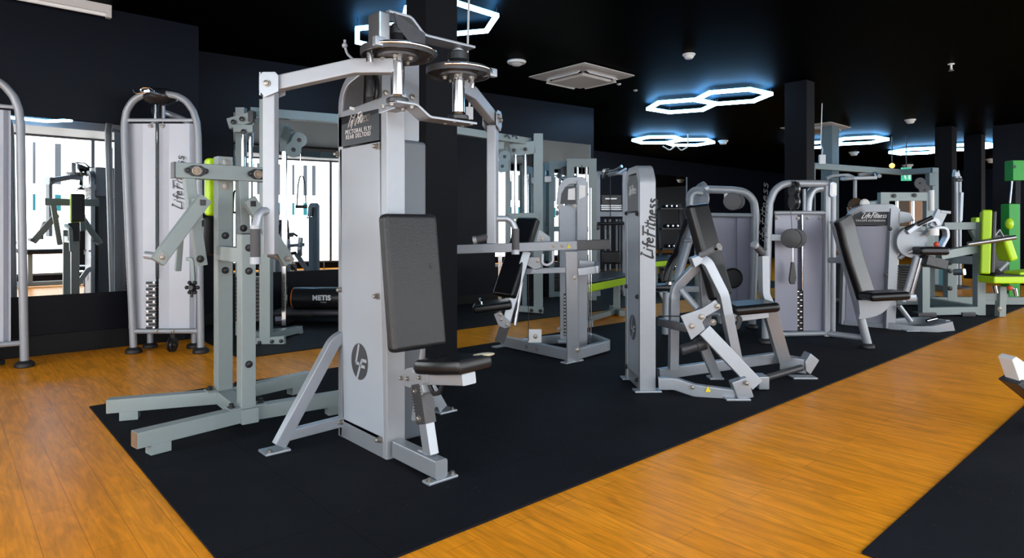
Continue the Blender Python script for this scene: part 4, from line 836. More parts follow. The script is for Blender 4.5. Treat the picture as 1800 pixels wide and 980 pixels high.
# ================================================================== tubular shoulder pulldown with seat
def pulldown():
    r = thing('tubular_pulldown_machine', 'silver tubular machine with hanging strap handle, black curved seat and label box on its corner', 'gym machine', (5.75, 2.75, 0.010))
    P = Q(2.883, 1320, 280); d = 5.86; d2 = 6.2
    g = lambda v: V((v.x, v.y, .02))
    def foot(p, R=.058): MB().lathe(V((p.x, p.y, .010)), UP, [(R, 0), (R * 1.1, .006), (R * 1.05, .03), (R * .6, .045)], 20).done('rubber_foot', 'rubber', r)
    a = P(72, 925, d); MB().tube([g(a), P(74, 800, d), P(90, 300, d), P(95, 220, d), P(118, 160, d), P(150, 132, d), P(185, 122, d), P(330, 122, d), P(392, 124, d)], .033, .15, 16).done('front_tube', 'silver2', r); foot(a)
    b = P(383, 890, d); MB().beam(P(382, 895, d), P(387, 120, d), .055, .055, side=FW, r=.02).done('front_post', 'silver2', r)
    c = P(412, 850, d2); MB().tube([g(c) , P(415, 130, d2)], .03, 0).done('rear_post', 'silver2', r); foot(c)
    MB().sweep(circ(.04), fillet([P(285, 270, d2), P(290, 200, d2), P(312, 150, d2), P(400, 140, d2)], .14)).done('rear_tube', 'silver', r)
    MB().tube([P(150, 885, d), P(380, 880, d)], .022, 0).done('lower_bar', 'silver2', r)
    MB().tube([P(380, 880, d), P(560, 902, 5.68)], .026, 0).done('seat_bar', 'silver2', r)
    MB().tube([P(120, 270, d), P(375, 270, d)], .018, 0).done('upper_bar', 'silver2', r)
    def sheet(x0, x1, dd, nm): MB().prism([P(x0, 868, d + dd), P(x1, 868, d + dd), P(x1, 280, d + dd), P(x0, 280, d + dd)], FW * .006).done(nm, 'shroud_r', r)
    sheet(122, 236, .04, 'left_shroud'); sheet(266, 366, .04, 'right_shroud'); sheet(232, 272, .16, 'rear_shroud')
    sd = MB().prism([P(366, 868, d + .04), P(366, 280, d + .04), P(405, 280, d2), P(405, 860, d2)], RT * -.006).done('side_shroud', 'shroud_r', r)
    bolts(r, [P(x, y, d + .03) for x, y in ((135, 298), (240, 298), (290, 298), (352, 298))], -FW, .010)
    brush('LifeFitness', .62, .06, P(73, 460, d - .034), UP + RT * .04, -RT, 'inkb', r, wd=.12)
    for i in range(14): 
        MB().box(P(246, 858 - i * 14.5, d + .10), (.13, .09, .024), (RT, FW, UP), .003).done('weight_plate', 'plate', r)
        MB().box(P(238 if i % 2 else 254, 858 - i * 14.5, d + .05), (.022, .008, .012), (RT, FW, UP), .002).done('plate_pin', 'chrome', r)
    for px in (232, 262): MB().tube([P(px, 865, d + .09), P(px, 275, d + .09)], .006, 0, 8).done('guide_rod', 'chrome', r)
    # pulleys
    for yy, R in ((150, .075), (215, .075)):
        MB().lathe(P(203, yy, d - .02), RT, [(.03, 0), (R, .004), (R * .88, .018), (R, .032), (.03, .036)], 28).done('top_pulley', 'plastic', r)
        MB().lathe(P(224, yy, d - .02), RT, [(.03, 0), (R * .9, .004), (R * .8, .012), (R * .9, .020), (.03, .024)], 28).done('top_pulley', 'steel', r)
    MB().tube([P(270, 150, d + .1), P(270, 265, d + .1)], .014, 0).done('stay_rod', 'silver2', r)
    MB().beam(P(100, 395, d), P(170, 397, d - .05), .05, .06, r=.006).done('pulley_arm', 'silver2', r)
    mp = P(195, 400, d - .1)
    MB().lathe(mp - FW * .03, FW + RT * .6, [(.02, -.004), (.085, 0), (.088, .012), (.07, .025), (.088, .038), (.085, .05), (.02, .054)], 32).done('swivel_pulley', 'plastic', r)
    MB().lathe(mp + RT * .05 - FW * .02, FW + RT * .6, [(.02, -.004), (.085, 0), (.088, .012), (.02, .016)], 32).done('pulley_cover', 'dgrey', r)
    MB().tube([P(200, 240, d - .05), P(210, 380, d - .08)], .003, 0, 6).done('cable', 'cable', r)
    MB().tube([P(214, 440, d - .1), P(214, 520, d - .1)], .007, 0, 8).done('chain', 'chrome', r)
    MB().prism([P(207, 520, d - .1), P(222, 520, d - .1), P(232, 600, d - .1), P(224, 632, d - .1), P(202, 632, d - .1), P(196, 610, d - .1)], FW * .03, .006).done('strap_handle', 'plastic', r)
    lb = MB().prism([P(400, 180, d - .06), P(402, 118, d - .06), P(414, 112, d - .06), P(436, 120, d - .06), P(436, 182, d - .06), P(428, 190, d - .06), P(408, 190, d - .06)], FW * .07, .004).done('label_box', 'silver', r)
    MB().prism([P(411, 180, d - .063), P(433, 180, d - .063), P(433, 128, d - .063), P(411, 128, d - .063)], FW * .002).done('instruction_label', 'white', lb)
    # seat side
    sl0 = P(590, 945, 5.62)
    MB().tube([g(sl0), P(590, 930, 5.62), P(530, 700, 5.64), P(420, 310, 5.72)], .036, 0).done('seat_tube', 'silver2', r); foot(sl0, .055)
    MB().tube([P(388, 510, d), P(470, 512, 5.7)], .026, 0).done('seat_brace', 'silver2', r)
    pc = [(438, 300), (455, 345), (475, 430), (500, 520), (530, 610), (556, 690)]
    pts = [P(x + 26, y, 5.60) for x, y in pc]
    n_ = len(pts); mb = MB()
    mb.sweep(rrect(.25, .075, .03, 3), fillet(pts, .4, 3), FW * .58 + RT * .82)
    mb.done('back_pad', 'vinyls', r)
    MB().box(P(668, 688, 5.45), (.34, .26, .07), (RT + UP * .05, FW, UP - RT * .05), .028, 3).done('seat', 'vinyls', r)
    MB().prism([P(545, 712, 5.52)] + [P(545 + 170 * math.cos(t) * .98, 712 + 98 * math.sin(t) , 5.52) for t in [i * math.pi / 2 / 8 for i in range(9)]] + [P(552, 780, 5.52)], FW * .05, .006).done('seat_shell', 'silver2', r)
pulldown()

# ================================================================== triceps extension
def triceps():
    r = thing('triceps_extension_machine', 'silver extension machine with dark rounded lettered header and a pale round pivot plate', 'gym machine', (7.4, 2.4, 0.010))
    P = Q(2.883, 1320, 280); d = 6.72
    g = lambda v: V((v.x, v.y, .015))
    MB().sweep(rrect(.07, .085, .006), fillet([g(P(470, 850, 7.0)), P(478, 590, 6.98), P(492, 330, 6.9), P(515, 270, 6.85), P(570, 248, 6.8), P(700, 246, d), P(722, 252, d), P(722, 300, d), g(P(704, 866, d))], .12, 6), FW).done('tower_frame', 'silver2', r)
    MB().beam(g(P(700, 866, d - .02)), P(725, 250, d - .02), .10, .06, side=RT, r=.006).done('tower_column', 'silver2', r)
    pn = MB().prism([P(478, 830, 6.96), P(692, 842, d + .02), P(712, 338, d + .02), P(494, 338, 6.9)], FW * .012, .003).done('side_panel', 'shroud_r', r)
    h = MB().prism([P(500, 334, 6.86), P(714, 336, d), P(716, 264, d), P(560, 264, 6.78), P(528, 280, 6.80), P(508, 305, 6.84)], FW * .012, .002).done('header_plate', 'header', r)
    xd = (P(714, 300, d) - P(540, 300, 6.80)).normalized(); zt = 6.78
    brush('LifeFitness', .235, .050, P(562, 295, zt - .02), xd, UP + xd * .25, 'inkw', h, wd=.14)
    text('TRICEPS EXTENSION', .026, P(530, 314, zt - .03), xd, UP, 'inkw', h, spacing=1.2)
    MB().beam(P(475, 835, 6.98), P(700, 855, d), .06, .09, r=.005).done('tower_sill', 'silver', r)
    bolts(r, [P(705, 352, d - .05), P(684, 585, d - .03), P(690, 820, d - .03)], -FW, .014, 'bbolt')
    MB().prism([P(742, 328, d - .05), P(832, 312, d - .05), P(806, 268, d - .05), P(770, 262, d - .05), P(742, 262, d - .05)], FW * .10, .01).done('head_bracket', 'silver2', r)
    MB().prism([P(740, 395, d - .06), P(775, 370, d - .06), P(775, 440, d - .06), P(740, 436, d - .06)], FW * .06, .004).done('pivot_bracket', 'silver', r)
    c = P(815, 418, d - .1)
    MB().lathe(c, -FW, [(.12, -.06), (.16, -.05), (.165, 0), (.16, .01), (.05, .014), (0, .014)], 36).done('pivot_disc', 'silver2', r)
    MB().beam(P(750, 400, d - .08), P(880, 405, d - .12), .02, .16, r=.008).done('disc_plate', 'silver2', r)
    MB().tube([P(752, 500, d - .05), P(800, 470, d - .1), P(840, 455, d - .12)], .022, .05).done('link_tube', 'silver', r)
    for dd in (-.05, -.22):
        MB().sweep(rrect(.06, .045, .006), fillet([P(790, 370, d + dd), P(860, 320, d + dd), P(930, 300, d + dd), P(945, 330, d + dd)], .1), FW).done('swing_arm', 'silver', r)
    MB().tube([P(785, 352, d - .2), P(850, 325, d - .2), P(905, 300, d - .25)], .022, 0).done('arm_grip', 'plastic', r)
    MB().tube([P(845, 330, d - .25), P(920, 292, d - .3)], .022, 0).done('arm_grip', 'plastic', r)
    MB().beam(P(925, 345, d - .2), P(965, 262, d - .2), .11, .04, side=(P(925, 345, d) - P(965, 262, d)).cross(FW), r=.006).done('handle_plate', 'silver2', r)
    MB().beam(P(955, 264, d - .2), P(1005, 269, d - .2), .05, .03, r=.006).done('handle_end', 'silver2', r)
    MB().sweep(rrect(.08, .03, .006), fillet([P(880, 380, d - .15), P(920, 345, d - .2), P(985, 345, d - .2), P(990, 390, d - .2), P(960, 445, d - .2)], .08), FW).done('elbow_frame', 'silver', r)
    MB().tube([P(925, 385, d - .2), P(925, 350, d - .2)], .05, 0).done('roller', 'white', r)
    MB().ball(P(940, 430, d - .22), .026).done('adjust_knob', 'red', r)
    MB().box(P(900, 462, d - .15), (.30, .24, .085), (RT, FW, UP), .03, 3).done('elbow_pad', 'vinyls', r)
    MB().box(P(915, 520, d - .1), (.22, .2, .10), (RT - UP * .25, FW, UP + RT * .25), .01).done('pad_mount', 'dgrey', r)
    MB().tube([P(770, 720, d - .1), P(840, 490, d - .12)], .030, 0).done('strut', 'silver2', r); MB().tube([P(800, 720, d - .05), P(862, 500, d - .1)], .022, 0).done('strut', 'steel', r)
    MB().box(P(800, 700, d - .08), (.12, .1, .08), (RT, FW, UP), .02).done('strut_mount', 'silver', r)
    MB().tube([P(750, 740, d - .1), P(810, 820, d - .1)], .024, 0).done('base_strut', 'silver', r)
    MB().sweep(rrect(.10, .06, .006), fillet([P(700, 848, d - .03), P(830, 868, 6.55), P(920, 868, 6.5), P(1018, 842, 6.5)], .2), UP).done('base_beam', 'silver2', r)
    MB().sweep(rrect(.08, .06, .006), fillet([P(720, 825, d + .25), P(850, 815, d + .2), P(1000, 833, 6.6)], .2), UP).done('far_base_beam', 'silver', r)
    q = P(810, 880, 6.55); q.z = .015; MB().box(q, (.14, .1, .012), (RT, FW, UP), .003).done('foot_plate', 'silver', r)
    MB().tube([P(890, 818, 6.6), P(940, 806, 6.6)], .018, 0).done('foot_peg', 'chrome', r)
    s2 = P(748, 687, 0.01)
triceps()
# ================================================================== background machines and props
def frame_tower(label, px0, px1, ytop, d, m='gg', rods=(), group=None, z0=.010):
    a, b = DP(px0, 400, d), DP(px1, 400, d); zt = DP(px0, ytop, d).z
    r = thing('cable_tower', label, 'gym machine', V(((a.x + b.x) / 2, (a.y + b.y) / 2, z0)))
    w = (b - a).length; cw = min(.12, w * .25)
    c0, c1 = a + RT * cw / 2, b - RT * cw / 2
    for c in (c0, c1): MB().beam(V((c.x, c.y, z0)), V((c.x, c.y, zt)), cw, .09, side=RT, r=.005).done('tower_column', m, r)
    MB().beam(V((c0.x, c0.y, zt - .06)), V((c1.x, c1.y, zt - .06)), .088, .12, r=.004).done('top_beam', m, r)
    MB().beam(V((a.x, a.y, z0 + .05)), V((b.x, b.y, z0 + .05)), .12, .08, r=.004).done('foot_beam', m, r)
    MB().beam(V((c0.x, c0.y, 1.05)), V((c1.x, c1.y, 1.05)), .07, .08, r=.004).done('middle_beam', m, r)
    for px in rods:
        p = DP(px, 400, d); MB().tube([V((p.x, p.y, z0 + .1)), V((p.x, p.y, zt - .12))], .02, 0, 10).done('guide_rod', 'chrome', r)
    c = (c0 + c1) / 2
    for i in range(12): MB().box(V((c.x, c.y, z0 + .13 + i * .036)) + FW * .02, (w * .5, .10, .032), (RT, FW, UP), .003).done('weight_plate', 'plate', r)
    return r
t = frame_tower('tall grey-green cable tower behind the small row machine tower', 996, 1048, 279, 9.35, 'gg', (1015, 1031))
MB().tube([DP(1023, 290, 9.3), DP(1023, 520, 9.3)], .005, 0, 6).done('cable', 'cable', t)
t = frame_tower('blue-grey cable tower half hidden on the left of the taller grey-green tower', 965, 1002, 283, 9.75, 'teal', (984,))
MB().lathe(DP(993, 300, 9.68), FW, [(.03, 0), (.07, .004), (.06, .015), (.07, .03), (.03, .034)], 20).done('pulley_wheel', 'plastic', t)
MB().box(DP(963, 315, 9.65), (.1, .1, .09), (RT, FW, UP), .01).done('cable_box', 'white', t)

# assisted dip and chin machine
def chin():
    d = 10.0; base = DP(1075, 500, d); base.z = .010
    r = thing('assisted_chin_machine', 'white-framed assisted chin machine with angled grips on top, behind the lime-edged bench', 'gym machine', base)
    def v(px, py, dd=0): return DP(px, py, d + dd)
    for px in (1049, 1099):
        a = v(px, 400); MB().beam(V((a.x, a.y, .010)), v(px, 303), .10, .08, side=RT, r=.006).done('upright', 'silver2', r)
        MB().beam(V((a.x, a.y, .05)) - FW * .1, V((a.x, a.y, .05)) + FW * .7, .09, .08, r=.005).done('floor_rail', 'silver2', r)
    MB().beam(v(1046, 304), v(1102, 304), .07, .06, r=.01).done('top_bar', 'silver2', r)
    MB().beam(v(1052, 376), v(1097, 376), .07, .08, r=.006).done('middle_bar', 'silver2', r)
    MB().tube([v(1060, 312, -.1), v(1066, 300, -.25), v(1080, 299, -.3), v(1093, 292, -.45)], .024, .05).done('chin_grip', 'steel', r)
    MB().tube([v(1070, 308, -.1), v(1085, 305, -.25), v(1100, 297, -.1)], .024, .05).done('chin_grip', 'silver2', r)
    MB().box(v(1065, 300, -.2), (.10, .08, .08), (RT, FW, UP), .02).done('grip_head', 'steel', r)
    p = MB().box(v(1075, 351, .02), (.32, .05, .16), (RT, FW, UP), .01).done('weight_cover', 'plastic', r)
    MB().box(v(1074, 349, -.01), (.18, .004, .02), (RT, FW, UP), 0).done('slot', 'steel', p)
    for i in range(3): MB().box(v(1075, 361 + i * 3.5, .05), (.34, .08, .026), (RT, FW, UP), .003).done('weight_plate', 'steel', r)
    MB().tube([v(1050, 393, -.1), v(1097, 392, -.1)], .026, 0).done('dip_bar', 'plastic', r)
    for px in (1045, 1109): MB().box(v(px, 399, -.1), (.16, .12, .08), (RT, FW, UP), .02).done('dip_pad', 'dgrey', r)
    for px in (1064, 1072, 1084, 1090): 
        MB().tube([v(px, 385, .05), v(px, 480, .05)], .018, 0, 8).done('guide_rod', 'silver2', r)
    MB().box(v(1074, 452, -.15), (.28, .16, .20), (RT, FW, UP), .03).done('knee_pad', 'vinyls', r)
    MB().tube([v(1073, 305, -.05), v(1073, 380, -.05)], .006, 0, 6).done('cable', 'cable', r)
    MB().tube([v(1066, 400, -.1), v(1070, 415, -.12), v(1066, 430, -.1), v(1072, 440, -.1)], .012, .02, 8).done('hanging_handle', 'plastic', r)
chin()
# lime-edged bench
def bench(label, pts_px, d0, ztop, group=None):
    c = [ZP(x, y, ztop) for x, y in pts_px]; m = sum(c, V()) / 4
    r = thing('exercise_bench', label, 'bench', V((m.x, m.y, .010)))
    pd = MB().prism([p - UP * .09 for p in c], UP * .085, .015).done('bench_pad', 'lime', r)
    MB().prism([(p - m) * .985 + m - UP * .01 for p in c], UP * .02, .006).done('pad_top', 'vinyls', r)
    L = (c[1] - c[0]); ax = L.normalized()
    MB().beam(m - L * .42 - UP * .12, m + L * .42 - UP * .12, .07, .06, r=.005).done('bench_rail', 'gg', r)
    for s in (-.36, .36):
        q = m + L * s; MB().beam(V((q.x, q.y, .04)), V((q.x, q.y, ztop - .14)), .07, .07, side=ax, r=.005).done('bench_leg', 'gg', r)
        w = (c[3] - c[0]).normalized(); MB().beam(V((q.x, q.y, .045)) - w * .26, V((q.x, q.y, .045)) + w * .26, .07, .07, r=.005).done('bench_foot', 'gg', r)
    MB().beam(V((m.x, m.y, .05)) - L * .40, V((m.x, m.y, .05)) + L * .40, .06, .06, r=.005).done('floor_rail', 'gg', r)
    return r
bench('bench with black top and lime-green edge on the back mat behind the press tower', ((1032, 499), (1112, 484), (1075, 475), (1005, 487)), 9, .50)
bench('small lime-edged bench far back, between the press tower and its leaning pad', ((1150, 459), (1190, 456), (1178, 448), (1142, 450)), 10, .55)

# tubular cable machine behind the press
def tube_back():
    P = Q(2.13, 1080, 260); d = 6.75; base = DP(1285, 560, d); base.z = .010
    r = thing('tubular_cable_machine', 'silver tubular cable machine with small grey pulley, behind the press machine', 'gym machine', base)
    g = lambda v: V((v.x, v.y, .02))
    for pts in ([g(P(330, 600, d)), P(326, 330, d), P(318, 200, d), P(322, 160, d), P(345, 148, d)],): MB().tube(pts, .075, .1, 14).done('thick_post', 'silver', r)
    MB().tube([P(345, 155, d), P(440, 158, d), P(490, 165, d), P(522, 195, d), P(527, 240, d), P(524, 400, d), g(P(514, 640, d))], .042, .2, 14).done('side_tube', 'silver2', r)
    q = g(P(514, 640, d)); MB().lathe(V((q.x, q.y, .010)), UP, [(.06, 0), (.066, .006), (.06, .03), (.04, .045)], 20).done('rubber_foot', 'rubber', r)
    MB().tube([P(360, 250, d), P(522, 252, d)], .022, 0).done('upper_bar', 'silver2', r)
    MB().tube([P(350, 620, d), P(515, 620, d)], .03, 0).done('lower_bar', 'silver2', r)
    for x0, x1, dd in ((362, 420, .06), (420, 460, .10), (460, 515, .06)): MB().prism([P(x0, 610, d + dd), P(x1, 610, d + dd), P(x1, 255, d + dd), P(x0, 255, d + dd)], FW * .006).done('shroud', 'shroud_r', r)
    c = P(440, 200, d - .02); MB().lathe(c - FW * .02, FW + RT * .3, [(.02, -.006), (.09, 0), (.095, .015), (.08, .03), (.095, .045), (.02, .05)], 28).done('pulley_wheel', 'dgrey', r)
    MB().lathe(c + RT * .05, FW + RT * .3, [(.02, -.006), (.085, 0), (.085, .03), (.02, .04)], 28).done('pulley_cover', 'plastic', r)
    MB().tube([P(418, 170, d), P(418, 195, d)], .022, 0).done('cable_stop', 'white', r)
    MB().tube([P(285, 215, d - .2), P(287, 180, d - .2), P(300, 165, d - .2), P(330, 170, d - .2)], .025, .06).done('bar_hook', 'silver2', r)
    MB().lathe(P(308, 190, d - .1), FW + RT, [(.02, 0), (.13, .004), (.13, .03), (.02, .034)], 24).done('side_pulley', 'silver', r)
    roundel(P(443, 487, d + .05), .11, RT, UP, r) if False else MB().lathe(P(443, 487, d + .05), -FW, [(.09, 0), (.10, .01), (.11, .0), (.11, -.01)], 24).done('hand_wheel', 'plastic', r)
    # its reclined seat pad on the left
    pts = [P(272, 285, 6.4), P(250, 340, 6.35), P(228, 410, 6.3), P(205, 445, 6.2), P(196, 495, 6.2)]
    MB().sweep(rrect(.25, .06, .02, 3), fillet(pts, .3, 3), FW * .8 + RT * .3).done('back_pad', 'vinyls', r)
    MB().tube([P(290, 305, 6.6), P(232, 500, 6.5)], .045, 0).done('pad_tube', 'silver2', r)
    MB().tube([P(255, 350, 6.35), P(285, 345, 6.5)], .02, 0).done('pad_brace', 'silver', r)
    MB().tube([P(203, 500, 6.2), P(205, 522, 6.2)], .03, 0).done('adjust_knob', 'chrome', r)
    MB().beam(P(236, 528, 6.5), P(330, 528, 6.6), .06, .06, r=.01).done('seat_rail', 'silver2', r)
    MB().box(P(180, 520, 6.25), (.30, .25, .06), (RT, FW, UP), .02).done('seat', 'vinyls', r)
    MB().prism([P(168, 540, 6.3), P(200, 535, 6.3), P(196, 590, 6.3), P(182, 575, 6.3)], FW * .05, .006).done('seat_shell', 'silver', r)
    MB().tube([g(P(192, 640, 6.3)), P(196, 540, 6.3)], .04, 0).done('seat_post', 'silver', r)
tube_back()

# pulldown rig and its wide grips behind, pull-up crossbar
def rig():
    d = 10.5; base = DP(1640, 470, d); base.z = 0
    r = thing('pull_up_rig', 'dark teal rig with long bent overhead crossbar between the second and third pillars', 'gym machine', base)
    p0, p1, p2 = DP(1425, 307, 10.2), DP(1585, 297.5, 11.4), DP(1641, 300, 11.0)
    for p in (p0, p1, p2): p.z = 2.06
    MB().beam(p0, p1, .10, .10, r=.006).done('cross_bar', 'teal', r); MB().beam(p1, p2, .10, .10, r=.006).done('cross_bar', 'teal', r)
    for p in (p0, p2): MB().beam(V((p.x, p.y, 0)), V((p.x, p.y, 2.1)), .11, .11, side=RT, r=.006).done('upright', 'teal', r)
    MB().beam(V((p2.x, p2.y, .05)) - FW * .5, V((p2.x, p2.y, .05)) + FW * .4, .1, .1).done('base_rail', 'teal', r)
    MB().beam(V((p0.x, p0.y, .05)) - FW * .5, V((p0.x, p0.y, .05)) + FW * .4, .1, .1).done('base_rail', 'teal', r)
    lobe_plate(DP(1618, 322, 10.8), DP(1626, 334, 10.8), .10, FW, .03, 'dgrey', r)
    MB().lathe(DP(1619, 322, 10.82), FW, [(.05, 0), (.08, .01), (.06, .03), (.08, .05), (.05, .055)], 20).done('pulley_wheel', 'plastic', r)
    MB().box(DP(1636, 315, 10.85), (.12, .12, .22), (RT, FW, UP), .01).done('carriage', 'teal', r)
rig()
def latbar():
    d = 9.6; r = thing('lat_pulldown_station', 'lat pulldown station with pale bent wide bar hanging above the person', 'gym machine', V((*DP(1503, 480, d).xy, 0)))
    g = lambda px, py, dd=0: DP(px, py, d + dd)
    MB().tube([g(1503, 312), g(1503, 470)], .026, 0, 10).done('thin_post', 'silver2', r)
    b = g(1503, 470); MB().lathe(V((b.x, b.y, 0)), UP, [(.22, 0), (.22, .02), (.05, .05), (.035, .5)], 20).done('post_base', 'silver2', r)
    MB().sweep(rrect(.06, .05, .01), fillet([g(1452, 314), g(1463, 309), g(1490, 307.5), g(1500, 312)], .1)).done('grip_bar', 'silver2', r)
    MB().sweep(rrect(.05, .05, .01), fillet([g(1497, 313, .3), g(1490, 307.5, .3), g(1478, 315, -.3), g(1500, 312.5, -.3)], .05)).done('grip_bar', 'silver2', r)
    MB().sweep(rrect(.05, .05, .01), [g(1509, 307, .3), g(1538, 305, .3), g(1539, 312, -.3), g(1500, 313, -.3)]).done('grip_bar', 'silver2', r)
    MB().tube([g(1538, 305, .3), g(1546, 309, 0)], .03, 0).done('grip_end', 'silver2', r)
latbar()
t = frame_tower('grey-green cable tower with pale rods behind the lettered extension machine', 1545, 1640, 338, 8.9, 'gg', (1577, 1605), z0=.010)
bolts(t, [DP(1572, 344, 8.84), DP(1608, 343, 8.84)], -FW, .02, 'bbolt')
MB().tube([DP(1637, 334, 8.85), DP(1637, 370, 8.85)], .035, 0).done('post_sleeve', 'white', t)
MB().beam(DP(1520, 362, 8.9), DP(1552, 358, 9.0), .12, .12, r=.01).done('side_arm', 'teal', t)
MB().lathe(DP(1520, 358, 8.8), -FW, [(.06, -.02), (.07, 0), (.05, .02)], 16).done('adjust_knob', 'white', t)
solo(MB().box(DP(1606, 375, 12.4) - UP * .40, (.42, .4, 1.15), (RT, FW, UP), .01).done('wooden_box', 'wood2'), 'tan wooden box seen through the grey-green tower frame', 'box')
bpy.data.objects['wooden_box'].location.z = 0.52
solo(MB().box(V((*DP(1640, 490, 11.6).xy, .33)), (.20, .3, .66), (RT, FW, UP), .01).done('storage_cabinet', mat('teal board', (.03, .16, .20), .5)), 'teal board low behind the extension machine pad', 'cabinet')

# lime padded lever machine on the right
def lime_machine():
    P = Q(3.0625, 1560, 260); d = 7.7
    base = DP(1700, 555, d); base.z = .010
    r = thing('lime_lever_machine', 'grey-green lever machine with tall lime backrest and lime seat by the right edge', 'gym machine', base)
    g = lambda v: V((v.x, v.y, .05))
    c = P(493, 900, d); MB().beam(V((c.x, c.y, .02)), P(493, 402, d), .10, .09, side=RT, r=.005).done('main_column', 'gg', r)
    c2 = P(196, 900, d - .1); MB().beam(V((c2.x, c2.y, .03)), P(196, 640, d - .1), .09, .09, side=RT, r=.005).done('short_column', 'gg', r)
    MB().box(V((c2.x, c2.y, .04)), (.22, .14, .05), (RT, FW, UP), .006).done('column_foot', 'dgrey', r)
    c3 = P(337, 800, d + 1.0); MB().beam(V((c3.x, c3.y, .02)), P(337, 600, d + 1.0), .13, .1, side=RT, r=.005).done('rear_column', 'gg', r)
    bolts(r, [P(337, y, d + .94) for y in (618, 662, 755)], -FW, .022, 'bbolt')
    MB().beam(P(300, 420, d + .1), P(518, 418, d), .09, .09, r=.005).done('top_arm', 'gg', r)
    MB().beam(P(275, 578, d - .1), P(498, 536, d), .09, .10, r=.005).done('lever_arm', 'gg', r)
    MB().beam(P(450, 440, d + .02), P(495, 520, d + .02), .06, .05, side=FW, r=.005).done('gusset', 'gg', r)
    MB().tube([P(432, 518, d - .15), P(690, 480, d - .3)], .028, 0).done('lever_bar', 'steel', r)
    MB().beam(P(350, 600, d + .9), P(480, 604, d + .1), .09, .10, r=.005).done('rear_beam', 'gg', r)
    MB().beam(P(360, 668, d + .6), P(415, 666, d + .5), .08, .08, r=.02).done('cross_peg', 'steel', r)
    MB().beam(V((c2.x, c2.y, .075)), V((c.x, c.y, .075)), .08, .09, r=.005).done('base_rail', 'gg', r)
    MB().beam(V((c3.x, c3.y, .075)), V((c3.x, c3.y, .075)) + RT * 1.2, .09, .10, r=.005).done('base_rail', 'gg', r)
    MB().beam(V((c3.x, c3.y, .075)) - RT * .75, V((c3.x, c3.y, .075)), .09, .10, r=.005).done('base_rail', 'gg', r)
    MB().beam(V((c.x, c.y, .075)), V((c.x, c.y, .075)) + FW * 1.0, .09, .10, r=.005).done('base_rail', 'gg', r)
    q = P(425, 905, d - .05); MB().box(V((q.x, q.y, .035)), (.16, .10, .05), (RT, FW, UP), .006).done('column_foot', 'dgrey', r)
    MB().beam(P(515, 798, d), P(640, 800, d - .05), .09, .085, r=.005).done('seat_rail', 'gg', r)
    c4 = P(607, 880, d - .08); MB().beam(V((c4.x, c4.y, .01)), P(612, 745, d - .08), .08, .08, side=RT, r=.005).done('seat_post', 'gg', r)
    bolts(r, [P(605, 865, d - .13)], -FW, .02, 'bolt')
    # backrest: lime left edge, dark front
    a, b = P(547, 338, d - .05), P(536, 680, d - .1); ay = (a - b).normalized(); nn = (RT * .86 - FW * .5); nn = (nn - ay * nn.dot(ay)).normalized(); ax = ay.cross(nn)
    MB().box((a + b) / 2 - nn * .03, (.26, (a - b).length, .10), (ax, ay, nn), .02, 3).done('backrest', 'lime', r)
    MB().box((a + b) / 2 + nn * .035, (.25, (a - b).length * .985, .05), (ax, ay, nn), .02, 3).done('backrest_face', 'vinyls', r)
    MB().box(P(637, 705, d - .15), (.50, .30, .085), (RT, FW, UP), .02, 3).done('seat', 'lime', r)
    MB().box(P(640, 687, d - .15), (.48, .28, .03), (RT, FW, UP), .01).done('seat_top', 'vinyls', r)
    MB().box(P(725, 672, d - .05), (.26, .26, .06), (RT + UP * .1, FW, UP - RT * .1), .02, 3).done('seat_wing', 'lime', r)
    MB().box(P(630, 545, d - .05), (.10, .22, .28), (RT + UP * .35, FW, UP - RT * .35), .03, 3).done('side_pad', 'lime', r)
    MB().sweep(rrect(.04, .02, .004), [P(575, 470, d), P(600, 440, d), P(650, 530, d), P(620, 530, d), P(585, 500, d)], FW).done('pad_bracket', 'silver2', r)
    MB().tube([P(645, 615, d), P(600, 660, d)], .025, 0).done('pad_handle', 'silver2', r)
    MB().box(P(490, 400, d + .4), (.14, .1, .13), (RT, FW, UP), .02).done('head_pad', 'lime', r)
    MB().box(P(485, 440, d + .4), (.08, .08, .1), (RT, FW, UP), .02).done('head_pad', 'lime', r)
    MB().box(P(600, 570, d + .3), (.18, .1, .50), (RT, FW, UP), .02).done('rear_pad', 'vinyls', r)
    MB().ball(P(658, 752, d - .2), .032).done('adjust_knob', 'red', r)
    for x, y in ((575, 755), (683, 770)): MB().tube([P(x, y - 15, d - .15), P(x + 8, y + 25, d - .15)], .025, 0).done('adjust_lever', 'chrome', r)
lime_machine()
# tall thin cable column between the two far pillars
t = thing('pulley_column', 'slim grey pulley column standing between the two far right pillars', 'gym machine', V((*DP(1683, 470, 11.3).xy, 0)))
for px in (1681, 1687): MB().tube([V((*DP(px, 470, 11.3).xy, .0)), DP(px, 310, 11.3)], .03, 0, 10).done('guide_rod', 'silver', t)
MB().lathe(V((*DP(1684, 470, 11.3).xy, 0)), UP, [(.2, 0), (.2, .03), (.05, .06)], 20).done('column_base', 'dgrey', t)
MB().prism([DP(1678, 310, 11.28), DP(1680, 297, 11.28), DP(1682, 302, 11.28), DP(1686, 298, 11.28), DP(1689, 310, 11.28)], FW * .08, .01).done('top_plate', 'silver', t)
MB().box(DP(1684, 316, 11.25), (.10, .1, .06), (RT, FW, UP), .01).done('pulley_housing', 'plastic', t)
MB().beam(DP(1690, 338, 11.2), DP(1688, 388, 11.2), .05, .05, side=RT).done('side_rail', 'silver', t)

